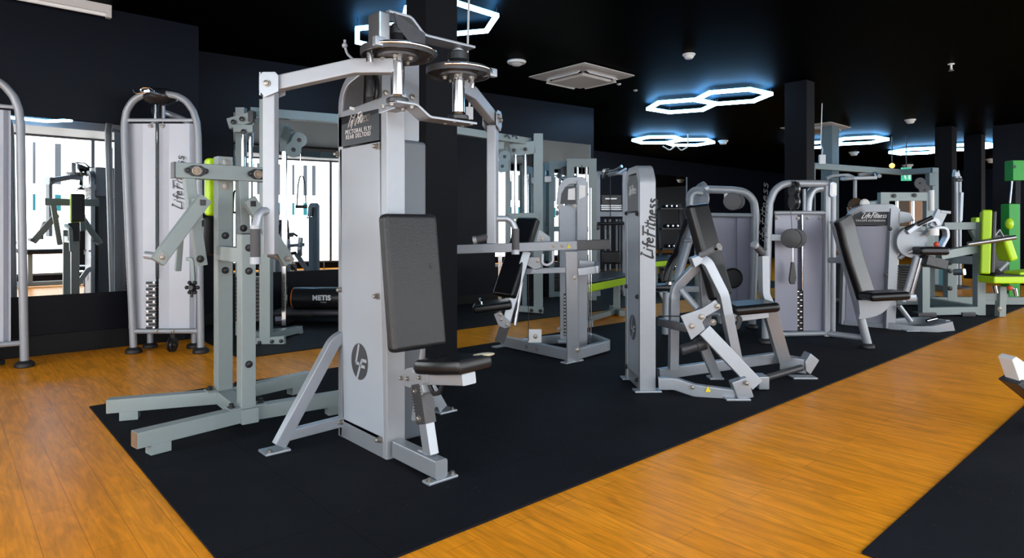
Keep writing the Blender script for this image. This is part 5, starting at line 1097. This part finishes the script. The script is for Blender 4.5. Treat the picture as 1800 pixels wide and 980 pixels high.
# green units on the right with a padded post
w0 = YP(1745, 300, 4.6)
g1 = DP(1783, 300, 9.6)
r = thing('green_bag_frame', 'tall green padded stand with a smaller green box above it at the right edge', 'gym equipment', V((*DP(1778, 480, 9.6).xy, 0)))
a = DP(1776, 405, 9.6); MB().box(V((a.x, a.y, (DP(0, 358, 9.6).z) / 2)), (.17, .17, DP(0, 358, 9.6).z), (RT, FW, UP), .015).done('lower_pad', 'green', r)
MB().box(DP(1783, 300, 9.6), (.17, .17, .30), (RT, FW, UP), .01).done('upper_box', 'green', r)
MB().beam(V((*DP(1786, 400, 9.75).xy, .0)), DP(1786, 283, 9.75), .08, .08, side=RT).done('back_post', 'wall', r)
MB().box(DP(1783, 283.5, 9.6), (.16, .15, .02), (RT, FW, UP), .002).done('box_lid', 'wood2', r)
MB().tube([DP(1779, 318, 9.55), DP(1775, 357, 9.55)], .012, 0, 8).done('strap', 'steel', r)
MB().lathe(DP(1783, 293, 9.50), -FW, [(.02, 0), (.025, .004), (0, .005)], 12).done('box_mark', 'inkb', r)
solo(MB().ball(DP(1774, 393, 8.6), (.055, .05, .075)).done('boxing_glove', 'lime'), 'small yellow-green glove-like pad hanging in front of the green post', 'pad')
bpy.data.objects['boxing_glove'].name = 'punch_pad'
# low dumbbell rack and lime weights at the right edge, far mirror
def dumbbell(c, ax, L, R, label, group, m='rubber', mm='chrome'):
    r = thing('dumbbell', label, 'dumbbell', V(c) - UP * R, group)
    ax = V(ax).normalized(); c = V(c)
    MB().cyl(c - ax * L * .25, c + ax * L * .25, R * .3, n=10).done('handle', mm, r)
    for s in (-1, 1):
        MB().lathe(c + ax * (s * L * .22), ax * s, [(R * .7, 0), (R, L * .04), (R, L * .24), (R * .8, L * .28)], 14).done('head', m, r)
        MB().lathe(c + ax * (s * L * .50), ax * s, [(R * .45, -.004), (R * .42, .006), (0, .007)], 12).done('end_cap', mm, r)
    return r
def rack(label, px0, px1, d, levels, n, glabel, group, zh):
    a, b = DP(px0, 450, d), DP(px1, 450, d); a.z = b.z = 0; ax = (b - a).normalized(); dp = V((-ax.y, ax.x, 0)); 
    if dp.dot(FW) < 0: dp = -dp
    r = thing('dumbbell_rack', label, 'rack', (a + b) / 2)
    for p in (a, b):
        MB().beam(p + dp * .05 + UP * 0.0, p + dp * .40 + UP * zh, .06, .06, side=ax).done('rack_leg', 'dgrey', r)
        MB().beam(p - dp * .05 + UP * .03, p + dp * .55 + UP * .03, .06, .06).done('rack_foot', 'dgrey', r)
    for k in range(levels):
        z = .25 + k * (zh - .35) / max(levels - 1, 1); u = .05 + .35 * (z / zh)
        MB().beam(a + dp * (u - .1) + UP * z, b + dp * (u - .1) + UP * z, .30, .03, side=dp).done('rack_shelf', 'dgrey', r)
        for i in range(n):
            q = a + (b - a) * (.17 + .66 * (i + .5) / n) + dp * (u - .1) + UP * (z + .058)
            dumbbell(q, dp, .26, .041, glabel, group)
rack('black dumbbell rack far back, right of the press tower', 1164, 1204, 12.6, 4, 3, 'black dumbbell with chrome ends on the far rack right of the press tower', 'dumbbells on the far rack', 1.55)
# far mirror above the rack
p0, p1 = YP(1165, 400, 10.59), YP(1206, 400, 10.59)
zt = YP(1206, 311, 10.59).z
r = thing('wall_mirror', 'dim far mirror with bright right edge, between the press tower and the leaning pads', 'mirror', V((p0.x, 10.59, .35)))
MB().bar(p0.x - 1.4, p1.x, 10.585, 10.597, .35, zt).done('mirror_pane', 'mirror', r)
MB().bar(p1.x - .0, p1.x + .05, 10.575, 10.597, .35, zt, .003).done('edge_trim', 'silver2', r)

# person behind the extension machine: seated, only head and shoulders show
def person():
    d = 9.2; base = V((*DP(1503, 500, d).xy, 0))
    r = thing('person', 'person with short brown hair and dark top, seated behind the dark lettered header', 'person', base)
    k = DP(1503, 366, d); h = .245; S = k - UP * .26           # head centre, neck base
    sk = bmesh.new(); me = bpy.data.meshes.new('body')
    F = -FW * .2 + RT * -.98; F.normalize(); Sd = F.cross(UP)
    hip = V((S.x, S.y, .50)) - F * .02
    J = {'pel': hip, 'wst': hip + UP * .18, 'chs': S - UP * .16, 'nck': S + UP * .02, 'hd0': k - UP * .10 + F * .01, 'hd1': k + F * .012, 'hd2': k + UP * .09}
    E = [('pel', 'wst'), ('wst', 'chs'), ('chs', 'nck'), ('nck', 'hd0'), ('hd0', 'hd1'), ('hd1', 'hd2')]
    R = {'pel': (.15, .12), 'wst': (.14, .10), 'chs': (.17, .12), 'nck': (.06, .06), 'hd0': (.065, .07), 'hd1': (.085, .10), 'hd2': (.07, .08)}
    for s in (-1, 1):
        t_ = 'l' if s < 0 else 'r'
        J[t_ + 'sh'] = S - UP * .09 + Sd * s * .18; J[t_ + 'el'] = S - UP * .36 + Sd * s * .22 + F * .06; J[t_ + 'wr'] = S - UP * .42 + Sd * s * .18 + F * .29
        J[t_ + 'pa'] = J[t_ + 'wr'] + F * .07 - UP * .02
        J[t_ + 'hp'] = hip + Sd * s * .10 + UP * .01; J[t_ + 'kn'] = hip + Sd * s * .14 + F * .42; J[t_ + 'an'] = V((*(hip + Sd * s * .14 + F * .44).xy, .09)); J[t_ + 'to'] = V((*(hip + Sd * s * .15 + F * .62).xy, .045))
        E += [('chs', t_ + 'sh'), (t_ + 'sh', t_ + 'el'), (t_ + 'el', t_ + 'wr'), (t_ + 'wr', t_ + 'pa'), ('pel', t_ + 'hp'), (t_ + 'hp', t_ + 'kn'), (t_ + 'kn', t_ + 'an'), (t_ + 'an', t_ + 'to')]
        R.update({t_ + 'sh': (.065, .065), t_ + 'el': (.045, .045), t_ + 'wr': (.03, .03), t_ + 'pa': (.04, .02), t_ + 'hp': (.09, .09), t_ + 'kn': (.06, .06), t_ + 'an': (.045, .045), t_ + 'to': (.04, .03)})
        for i, (o_, L_) in enumerate(((-.03, .075), (-.01, .085), (.01, .08), (.03, .065))):
            a_ = t_ + 'f%d' % i; J[a_ + 'a'] = J[t_ + 'pa'] + Sd * o_ + F * .035; J[a_ + 'b'] = J[a_ + 'a'] + F * L_ * .6 - UP * .02; J[a_ + 'c'] = J[a_ + 'b'] + F * L_ * .2 - UP * .03
            E += [(t_ + 'pa', a_ + 'a'), (a_ + 'a', a_ + 'b'), (a_ + 'b', a_ + 'c')]; R.update({a_ + 'a': (.009, .009), a_ + 'b': (.008, .008), a_ + 'c': (.007, .007)})
        a_ = t_ + 'th'; J[a_ + 'a'] = J[t_ + 'wr'] + F * .03 - Sd * s * .04; J[a_ + 'b'] = J[a_ + 'a'] + F * .05 - UP * .015
        E += [(t_ + 'wr', a_ + 'a'), (a_ + 'a', a_ + 'b')]; R.update({a_ + 'a': (.011, .011), a_ + 'b': (.009, .009)})
    names = list(J); off = base; me.from_pydata([J[n] - off for n in names], [(names.index(a), names.index(b)) for a, b in E], [])
    o = bpy.data.objects.new('body', me); COL.objects.link(o); o.parent = r; me.materials.append(M['skin'])
    sm = o.modifiers.new('skin', 'SKIN'); sm.use_smooth_shade = True
    for i, n in enumerate(names): me.skin_vertices[0].data[i].radius = R[n]; me.skin_vertices[0].data[i].use_root = (n == 'pel')
    ss = o.modifiers.new('sub', 'SUBSURF'); ss.levels = 1; ss.render_levels = 2
    MB().ball(k - F * .012 + UP * .028, (.112, .098, .125), (F, Sd, UP)).done('hair', 'hair', r)
    for s in (-1, 1):
        MB().ball(k + Sd * s * .09 - UP * .01, (.022, .012, .034), (F, Sd, UP), 10, 6).done('ear', 'skin', r)
        MB().ball(k + Sd * s * .034 + F * .098 + UP * .005, (.008, .016, .009), (F, Sd, UP), 10, 6).done('eye', 'white', r)
    MB().ball(k + F * .112 - UP * .03, (.022, .014, .026), (F, Sd, UP), 10, 6).done('nose', 'skin', r)
    MB().ball(k + F * .098 - UP * .07, (.01, .026, .007), (F, Sd, UP), 10, 6).done('mouth', 'red', r)
    t_ = MB(); rings = []
    for z, a_, b_ in ((.50, .19, .15), (.62, .18, .14), (.80, .20, .145), (S.z - .10, .235, .15), (S.z - .03, .17, .12), (S.z + .03, .075, .075)):
        rings.append([V((S.x, S.y, z)) + Sd * (a_ * math.cos(u)) + F * (b_ * math.sin(u)) for u in [i * math.pi / 12 for i in range(24)]])
    t_.loft(rings).done('shirt', 'shirt', r)
    for s, t2 in ((-1, 'l'), (1, 'r')):
        MB().tube([J[t2 + 'hp'] - F * .03, J[t2 + 'kn'], J[t2 + 'an']], .085, .09, scale=None).done('trouser_leg', 'shirt', r)
        MB().tube([J[t2 + 'sh'], J[t2 + 'sh'] * .4 + J[t2 + 'el'] * .6], .072, 0).done('sleeve', 'shirt', r)
        MB().box(J[t2 + 'an'] + F * .06 - UP * .035, (.28, .10, .10), (F, Sd, UP), .03, 3).done('shoe', 'plastic', r)
    st_ = thing('workout_stool', 'dark padded stool under the seated person behind the extension machine', 'stool', base)
    MB().box(V((S.x, S.y, .365)) - F * .02, (.38, .34, .07), (F, Sd, UP), .03, 3).done('seat', 'vinyls', st_)
    for x in (-.14, .14):
        for y in (-.12, .12): MB().tube([V((S.x, S.y, 0)) + F * x + Sd * y, V((S.x, S.y, .34)) + F * x * .8 + Sd * y * .8], .018, 0, 10).done('leg', 'steel', st_)
person()

# roller and step on the back mat
def roller():
    a, b = DP(517, 541, 7.1), DP(612, 534, 7.1); b.z = a.z
    zc = .155 + .135; a.z = b.z = zc
    r = thing('foam_roller', 'thick black roller with white lettering and orange end, lying on the step platform', 'roller', V((*((a + b) / 2).xy, zc - .12)))
    ax = (b - a).normalized()
    MB().lathe(a, ax, [(.10, 0), (.115, .005), (.12, .02), (.12, (b - a).length - .02), (.115, (b - a).length)], 32).done('roller_body', 'plastic', r)
    MB().lathe(a, -ax, [(.115, -.012), (.118, 0), (.10, .012), (.06, .012), (.055, .0), (0, .0)], 32).done('end_ring', 'orange', r)
    fr = -FW; o = (a + ax * .24) + fr * .1215 - UP * .012
    text('METIS', .075, o, ax, UP, 'inkw', r, bold=.003, spacing=1.05)
    text('FITNESS', .018, o + ax * .09 - UP * .03, ax, UP, 'inkw', r)
roller()
def step():
    d = 7.02; a, b = DP(482, 566, d), DP(620, 553, d); a.z = b.z = 0; ax = (b - a).normalized(); dp = V((-ax.y, ax.x, 0))
    c = (a + b) / 2 + dp * .12; r = thing('step_platform', 'low black aerobic step with grey end blocks on the ribbed mat below the mirror', 'step', V((c.x, c.y, .010)))
    L = (b - a).length
    MB().box(c + UP * .135, (L, .36, .06), (ax, dp, UP), .02, 3).done('step_top', 'dgrey', r)
    MB().box(c + UP * .167, (L * .9, .30, .006), (ax, dp, UP), .002).done('step_grip', 'rubber', r)
    for s in (-1, 1):
        MB().box(c + ax * (s * L * .40) + UP * .06, (L * .16, .34, .10), (ax, dp, UP), .012).done('step_foot', 'rubber', r)
        MB().box(c + ax * (s * L * .42) - dp * .172 + UP * .075, (L * .09, .012, .05), (ax, dp, UP), .004).done('end_block', 'shroud_r', r)
step()
# corner of a white machine at the right edge
def corner():
    r = thing('white_machine_arm', 'pale machine arm with dark base poking in at the right edge above the wood floor', 'gym machine', V((*ZP(1812, 700).xy, 0)))
    d = 3.3
    def v(px, py, dd=0): return DP(px, py, d + dd)
    MB().prism([v(1779, 632), v(1787, 626), v(1835, 660), v(1835, 690), v(1793, 672)], FW * .10, .006).done('arm_shell', 'white', r)
    MB().prism([v(1789, 676, -.02), v(1802, 668, -.02), v(1850, 680, -.02), v(1850, 725, -.02)], FW * .14, .006).done('arm_base', 'header', r)
    q = v(1838, 700, .05); MB().beam(V((q.x, q.y, 0.0)), q, .08, .08).done('arm_post', 'silver', r)
corner()

# ================================================================== ceiling: lamps, cassettes, detectors
def hexlamp(label, cells, z, size, group=None):
    """pair of touching hexagon tubes hung below the ceiling; cells = centres, ang = turn of the hexagons"""
    k_ = (2.935 - CH) / (z - CH); cells = [(c[0] * k_, c[1] * k_, c[2] * k_, c[3]) for c in cells]; z = 2.935; size *= .78
    c0 = sum((V(c[:2]).to_3d() for c in cells), V()) / len(cells)
    r = thing('hexagon_lamp', label, 'ceiling lamp', V((c0.x, c0.y, z)))
    for cx, cy, R, ang in cells:
        pts = [V((cx + R * math.cos(ang + k * math.pi / 3), cy + R * math.sin(ang + k * math.pi / 3), z)) for k in range(6)]
        for k in range(6):
            a, b = pts[k], pts[(k + 1) % 6]; e = (b - a).normalized() * size * .25
            t = MB().beam(a - e, b + e, size, size * .55, r=.004).done('light_tube', 'lamp', r)
            MB().beam(a - e + UP * size * .42, b + e + UP * size * .42, size * .9, size * .22, r=.003).done('tube_back', 'lampup', t)
        for k in (0, 2, 4): MB().tube([pts[k] + UP * size * .3, V((pts[k].x, pts[k].y, CZ))], .004, 0, 6).done('hanger_wire', 'cable', r)
    return r
def hexpair(label, pxa, pxb, z, R, size=.10, turn=0.0, group=None):
    A, B = ZP(*pxa, z), ZP(*pxb, z); dv2 = (B - A); ang = math.atan2(dv2.y, dv2.x) + turn
    R = R or dv2.length / math.sqrt(3)
    return hexlamp(label, [(A.x, A.y, R, ang + math.pi / 6), (B.x, B.y, R, ang + math.pi / 6)], z, size)
hexlamp('pair of glowing hexagon tubes on the ceiling partly hidden behind the nearest pillar', [(3.31, 4.52, .44, math.radians(62)), (3.27, 5.28, .44, math.radians(62))], 2.88, .055)
hexlamp('pair of glowing hexagon tubes on the ceiling right of the large square cassette', [(8.12, 5.32, .485, math.radians(54)), (8.06, 4.47, .485, math.radians(54))], 2.85, .075)
q = ZP(1156, 246.5, 2.85); q2 = ZP(1207, 250.5, 2.85); dd = (q2 - q).normalized(); an = math.atan2(dd.y, dd.x) + math.pi / 6
hexlamp('pair of glowing hexagon tubes farther back, with a curly cable dangling under it', [(q.x, q.y, .49, an), (q.x + dd.x * .85, q.y + dd.y * .85, .49, an)], 2.85, .085)
hexlamp('pair of glowing hexagon tubes right of the second pillar', [(14.1, 5.9, .52, math.radians(54)), (14.05, 5.0, .52, math.radians(54))], 2.85, .09)
hexlamp('pair of glowing hexagon tubes behind the two far right pillars', [(17.0, 4.75, .55, math.radians(54)), (16.95, 3.80, .55, math.radians(54))], 2.85, .10)

hexlamp('pair of glowing hexagon tubes over the near walkway, seen in the left mirror', [(1.2, .75, .485, math.radians(54)), (1.13, -.10, .485, math.radians(54))], 2.85, .07)

def cassette(label, cx, cy, s=.95):
    r = thing('ceiling_cassette', label, 'air conditioner', V((cx, cy, CZ - .05)))
    z = CZ
    MB().loft([[V((cx + x * s / 2 * k, cy + y * s / 2 * k, zz)) for x, y in ((-1, -1), (1, -1), (1, 1), (-1, 1))] for k, zz in ((.93, z), (1.0, z - .012), (1.0, z - .022), (.86, z - .05))]).done('cassette_frame', 'offwhite', r)
    MB().box((cx, cy, z - .075), (s * .58, s * .58, .05), None, .03, 3).done('intake_grille', 'offwhite', r)
    for a in range(4):
        R_ = Matrix.Rotation(a * math.pi / 2, 3, 'Z'); c = R_ @ V((0, s * .36, 0)) + V((cx, cy, z - .062)); ax = R_ @ V((1, 0, 0)); ay = R_ @ V((0, 1, -.75))
        MB().box(c, (s * .56, s * .085, .012), (ax, ay, ax.cross(ay)), .005).done('air_flap', 'white', r)
        MB().box(c + UP * .008 - R_ @ V((0, s * .055, 0)), (s * .56, .02, .02), (ax, ay, ax.cross(ay)), .003).done('air_slot', 'plastic', r)
    return r
cassette('large square white ceiling cassette near the middle of the photo', 6.09, 5.46)
cassette('square ceiling cassette partly hidden by the second pillar', 12.6, 5.25)
cassette('ceiling cassette at the right edge beyond the far pillars', 18.7, 3.15, 1.1)
def det(label, px, py, R, name='smoke_detector', m='white'):
    c = ZP(px, py, CZ)
    r = thing(name, label, 'smoke detector' if 'smoke' in name else 'ceiling fitting', V((c.x, c.y, CZ - R * .8)))
    MB().lathe(V((c.x, c.y, CZ)), -UP, [(R, 0), (R, R * .18), (R * .86, R * .3), (R * .8, R * .32)], 24).done('detector_base', m, r)
    MB().lathe(V((c.x, c.y, CZ - R * .31)), -UP, [(R * .72, 0), (R * .75, R * .2), (R * .55, R * .45), (R * .1, R * .5)], 24).done('detector_head', m, r)
    return r
det('white smoke detector on the ceiling above the middle hexagon lamp', 1211, 95, .07)
det('small white detector on the ceiling right of the second pillar', 1600, 210, .09)
det('white detector beside the right end of the lower far hexagon lamp', 1271, 247, .11)
det('small pale detector on the ceiling just left of the third pillar top', 1595, 289.5, .16)
det('pale detector on the ceiling between the far pillars and the green stand', 1744, 279, .15)
det('small pale ceiling fitting left of the third pillar, under the hexagon lamp line', 1501, 267, .12, 'ceiling_fitting')
c = ZP(908, 107, CZ); r = thing('round_ceiling_vent', 'round white ceiling vent left of the large cassette', 'vent', V((c.x, c.y, CZ - .05)))
MB().lathe(V((c.x, c.y, CZ)), -UP, [(.105, 0), (.115, .01), (.10, .03), (.085, .032), (.085, .018), (.04, .018)], 32).done('vent_ring', 'white', r)
MB().lathe(V((c.x, c.y, CZ - .02)), -UP, [(.06, 0), (.075, .015), (.05, .035), (0, .04)], 28).done('vent_disc', 'offwhite', r)
c = ZP(1672, 112, CZ); r = thing('ceiling_sprinkler', 'small white drop fitting on the bare ceiling at upper right', 'ceiling fitting', V((c.x, c.y, CZ - .09)))
MB().lathe(V((c.x, c.y, CZ)), -UP, [(.035, 0), (.035, .008), (.012, .015), (.012, .06), (.02, .065), (.0, .075)], 16).done('sprinkler_body', 'white', r)
MB().lathe(V((c.x, c.y, CZ - .08)), -UP, [(.03, 0), (.03, .004), (0, .006)], 12).done('deflector', 'steel', r)
for px, py, lb in ((1088, 147, 'small white spot fitting right of the large cassette'), (1117, 158, 'small dim fitting further right of the large cassette')):
    c = ZP(px, py, CZ); solo(MB().lathe(V((c.x, c.y, CZ)), -UP, [(.03, 0), (.03, .01), (.015, .02), (0, .022)], 14).done('ceiling_fitting', 'white' if px < 1100 else 'offwhite'), lb, 'ceiling fitting')
c = ZP(1568, 291, 2.4); r = thing('amber_spot', 'small amber spotlight glowing far back left of the third pillar', 'ceiling lamp', V((c.x, c.y, 2.35)))
MB().ball(V((c.x, c.y, 2.4)), .055).done('bulb', 'amber', r); MB().tube([V((c.x, c.y, 2.45)), V((c.x, c.y, CZ))], .012, 0, 8).done('stem', 'cable', r)
# hanging white boxes on cables
def hangbox(label, px, py, d, w, h):
    c = DP(px, py, d); r = thing('hanging_box', label, 'sensor box', c - UP * h / 2)
    MB().box(c, (w, w * .5, h), (RT, FW, UP), w * .12, 3).done('box_body', 'white', r)
    MB().tube([c + UP * h * .45, c + UP * (h * .5 + .08) + RT * w * .1, c + UP * (h * .5 + .16) - RT * .02, V((c.x, c.y, CZ))], .008, .04, 8).done('hanging_cable', 'white', r)
    return r
hangbox('white box hanging by a cable right of the second pillar', 1445, 280, 10.0, .10, .15)
b = hangbox('pale box hanging on a thin cable beside the right pulley disc', 825, 199, 5.0, .06, .10)
# batten lamp by the left wall
r = thing('batten_lamp', 'long unlit white tube fitting on the ceiling along the left wall', 'ceiling lamp', V((.55, 6.53, CZ - .10)))
MB().bar(-.15, 1.12, 6.50, 6.57, CZ - .075, CZ, .006).done('lamp_body', 'offwhite', r)
MB().tube([V((-.13, 6.535, CZ - .085)), V((1.08, 6.535, CZ - .085))], .018, 0).done('lamp_tube', 'white', r)
for x in (-.13, 1.10): MB().bar(x - .02, x + .02, 6.505, 6.565, CZ - .11, CZ - .06, .004).done('end_holder', 'offwhite', r)
# exit sign
c = DP(1593, 306, 13.5); r = thing('exit_sign', 'small glowing green exit sign far back left of the third pillar', 'sign', c - UP * .14)
MB().box(c, (.20, .05, .28), (RT, FW, UP), .006).done('sign_box', 'exit', r)
MB().box(c - FW * .028 + UP * .04 - RT * .0, (.05, .004, .10), (RT, FW, UP), .002).done('running_figure', 'exitw', r)
MB().box(c - FW * .028 - UP * .06 - RT * .04, (.03, .004, .09), (RT + UP * .3, FW, UP - RT * .3), .002).done('running_figure', 'exitw', r)
MB().box(c - FW * .028 - UP * .06 + RT * .05, (.04, .004, .10), (RT, FW, UP), .002).done('door_mark', 'exitw', r)
MB().tube([c + UP * .13, V((c.x, c.y, CZ))], .012, 0, 8).done('sign_stem', 'cable', r)
# far right corner wall and the pale post by the rig
xa = XP(1746, 290, 15.0); 
st('wall_corner', MB().bar(15.0, 15.2, XP(1745, 400, 15.0).y - 1.1, XP(1745, 400, 15.0).y, 0, CZ), 'wall')
q = DP(1459, 300, 12.0); solo(MB().bar(q.x - .16, q.x + .16, q.y - .1, q.y + .1, 0, CZ).done('trim_1', 'teal', None, 'structure'), 'pale blue-grey wall post behind the rig crossbar', 'post')
o = bpy.data.objects['trim_1']; del o['label']; del o['category']
# squiggly cable under the lower far lamp
c = ZP(1165, 257, 2.75); solo(MB().tube([c, c + V((.12, -.08, -.08)), c + V((.24, -.16, .02)), c + V((.34, -.22, -.08)), c + V((.46, -.3, .0)), c + V((.46, -.3, .27))], .014, .05, 8).done('curly_cable', 'white'), 'small curly white cable dangling below the lower far hexagon lamp', 'cable')
# ================================================================== padded bench by the windows, seen only in the left mirror
def leg_bench():
    o = V((1.75, -1.05, .010)); r = thing('leg_curl_bench', 'black padded bench with roller cushions by the windows, seen only in the left mirror', 'bench', o)
    def w(x, y, z): return o + V((x, y, z))
    MB().beam(w(-.75, 0, .05), w(.85, 0, .05), .07, .08).done('base_rail', 'gg', r)
    for x in (-.70, .80): MB().beam(w(x, -.32, .04), w(x, .32, .04), .07, .07).done('foot_rail', 'gg', r)
    for x in (-.55, .45): MB().beam(w(x, 0, .08), w(x, 0, .58), .07, .07, side=(1, 0, 0)).done('post', 'gg', r)
    MB().box(w(-.15, 0, .63), (1.15, .34, .09), None, .03, 3).done('bench_pad', 'vinyls', r)
    MB().box(w(.62, 0, .72), (.45, .34, .09), ((1, 0, .35), (0, 1, 0), (-.35, 0, 1)), .03, 3).done('head_pad', 'vinyls', r)
    MB().tube([w(-.62, 0, .55), w(-.85, 0, .75), w(-.85, 0, 1.05)], .03, .06).done('lever', 'gg', r)
    for z, x in ((1.07, -.85), (.80, -.82)):
        MB().tube([w(x, -.30, z), w(x, .30, z)], .015, 0).done('roller_axle', 'chrome', r)
        for s in (-1, 1): MB().lathe(w(x, s * .04, z), (0, s, 0), [(.03, 0), (.06, .005), (.065, .02), (.065, .22), (.06, .235), (.02, .24)], 24).done('roller_cushion', 'vinyls', r)
leg_bench()
# ================================================================== everything rests on the floor or on the rubber mats
def mat_height(x, y):
    if .66 <= x <= 11.5 and 1.785 <= y <= 4.50: return .0105
    if 2.25 <= x <= 14 and y <= .79: return .0105
    if 1.82 <= x <= 12.4 and 5.32 <= y <= 10.3: return .0105
    return .0004
bpy.context.view_layer.update()
def root_of(o):
    while o.parent: o = o.parent
    return o
on_mat = set()
for o in bpy.data.objects:
    if o.type == 'MESH' and o.get('kind') != 'structure':
        for v in o.data.vertices:
            p = o.matrix_world @ v.co
            if p.z < .02 and mat_height(p.x, p.y) > .01: on_mat.add(root_of(o).name); break
for o in list(bpy.data.objects):
    if o.type != 'MESH' or o.get('kind') == 'structure' or o.name.startswith(('rubber_mat', 'body')) or o.data.users > 1: continue
    mw = o.matrix_world; inv = mw.inverted()
    for v in o.data.vertices:
        p = mw @ v.co
        if p.z < .011:
            h = .0105 if root_of(o).name in on_mat else .0004
            if p.z < h: p.z = h; v.co = inv @ p
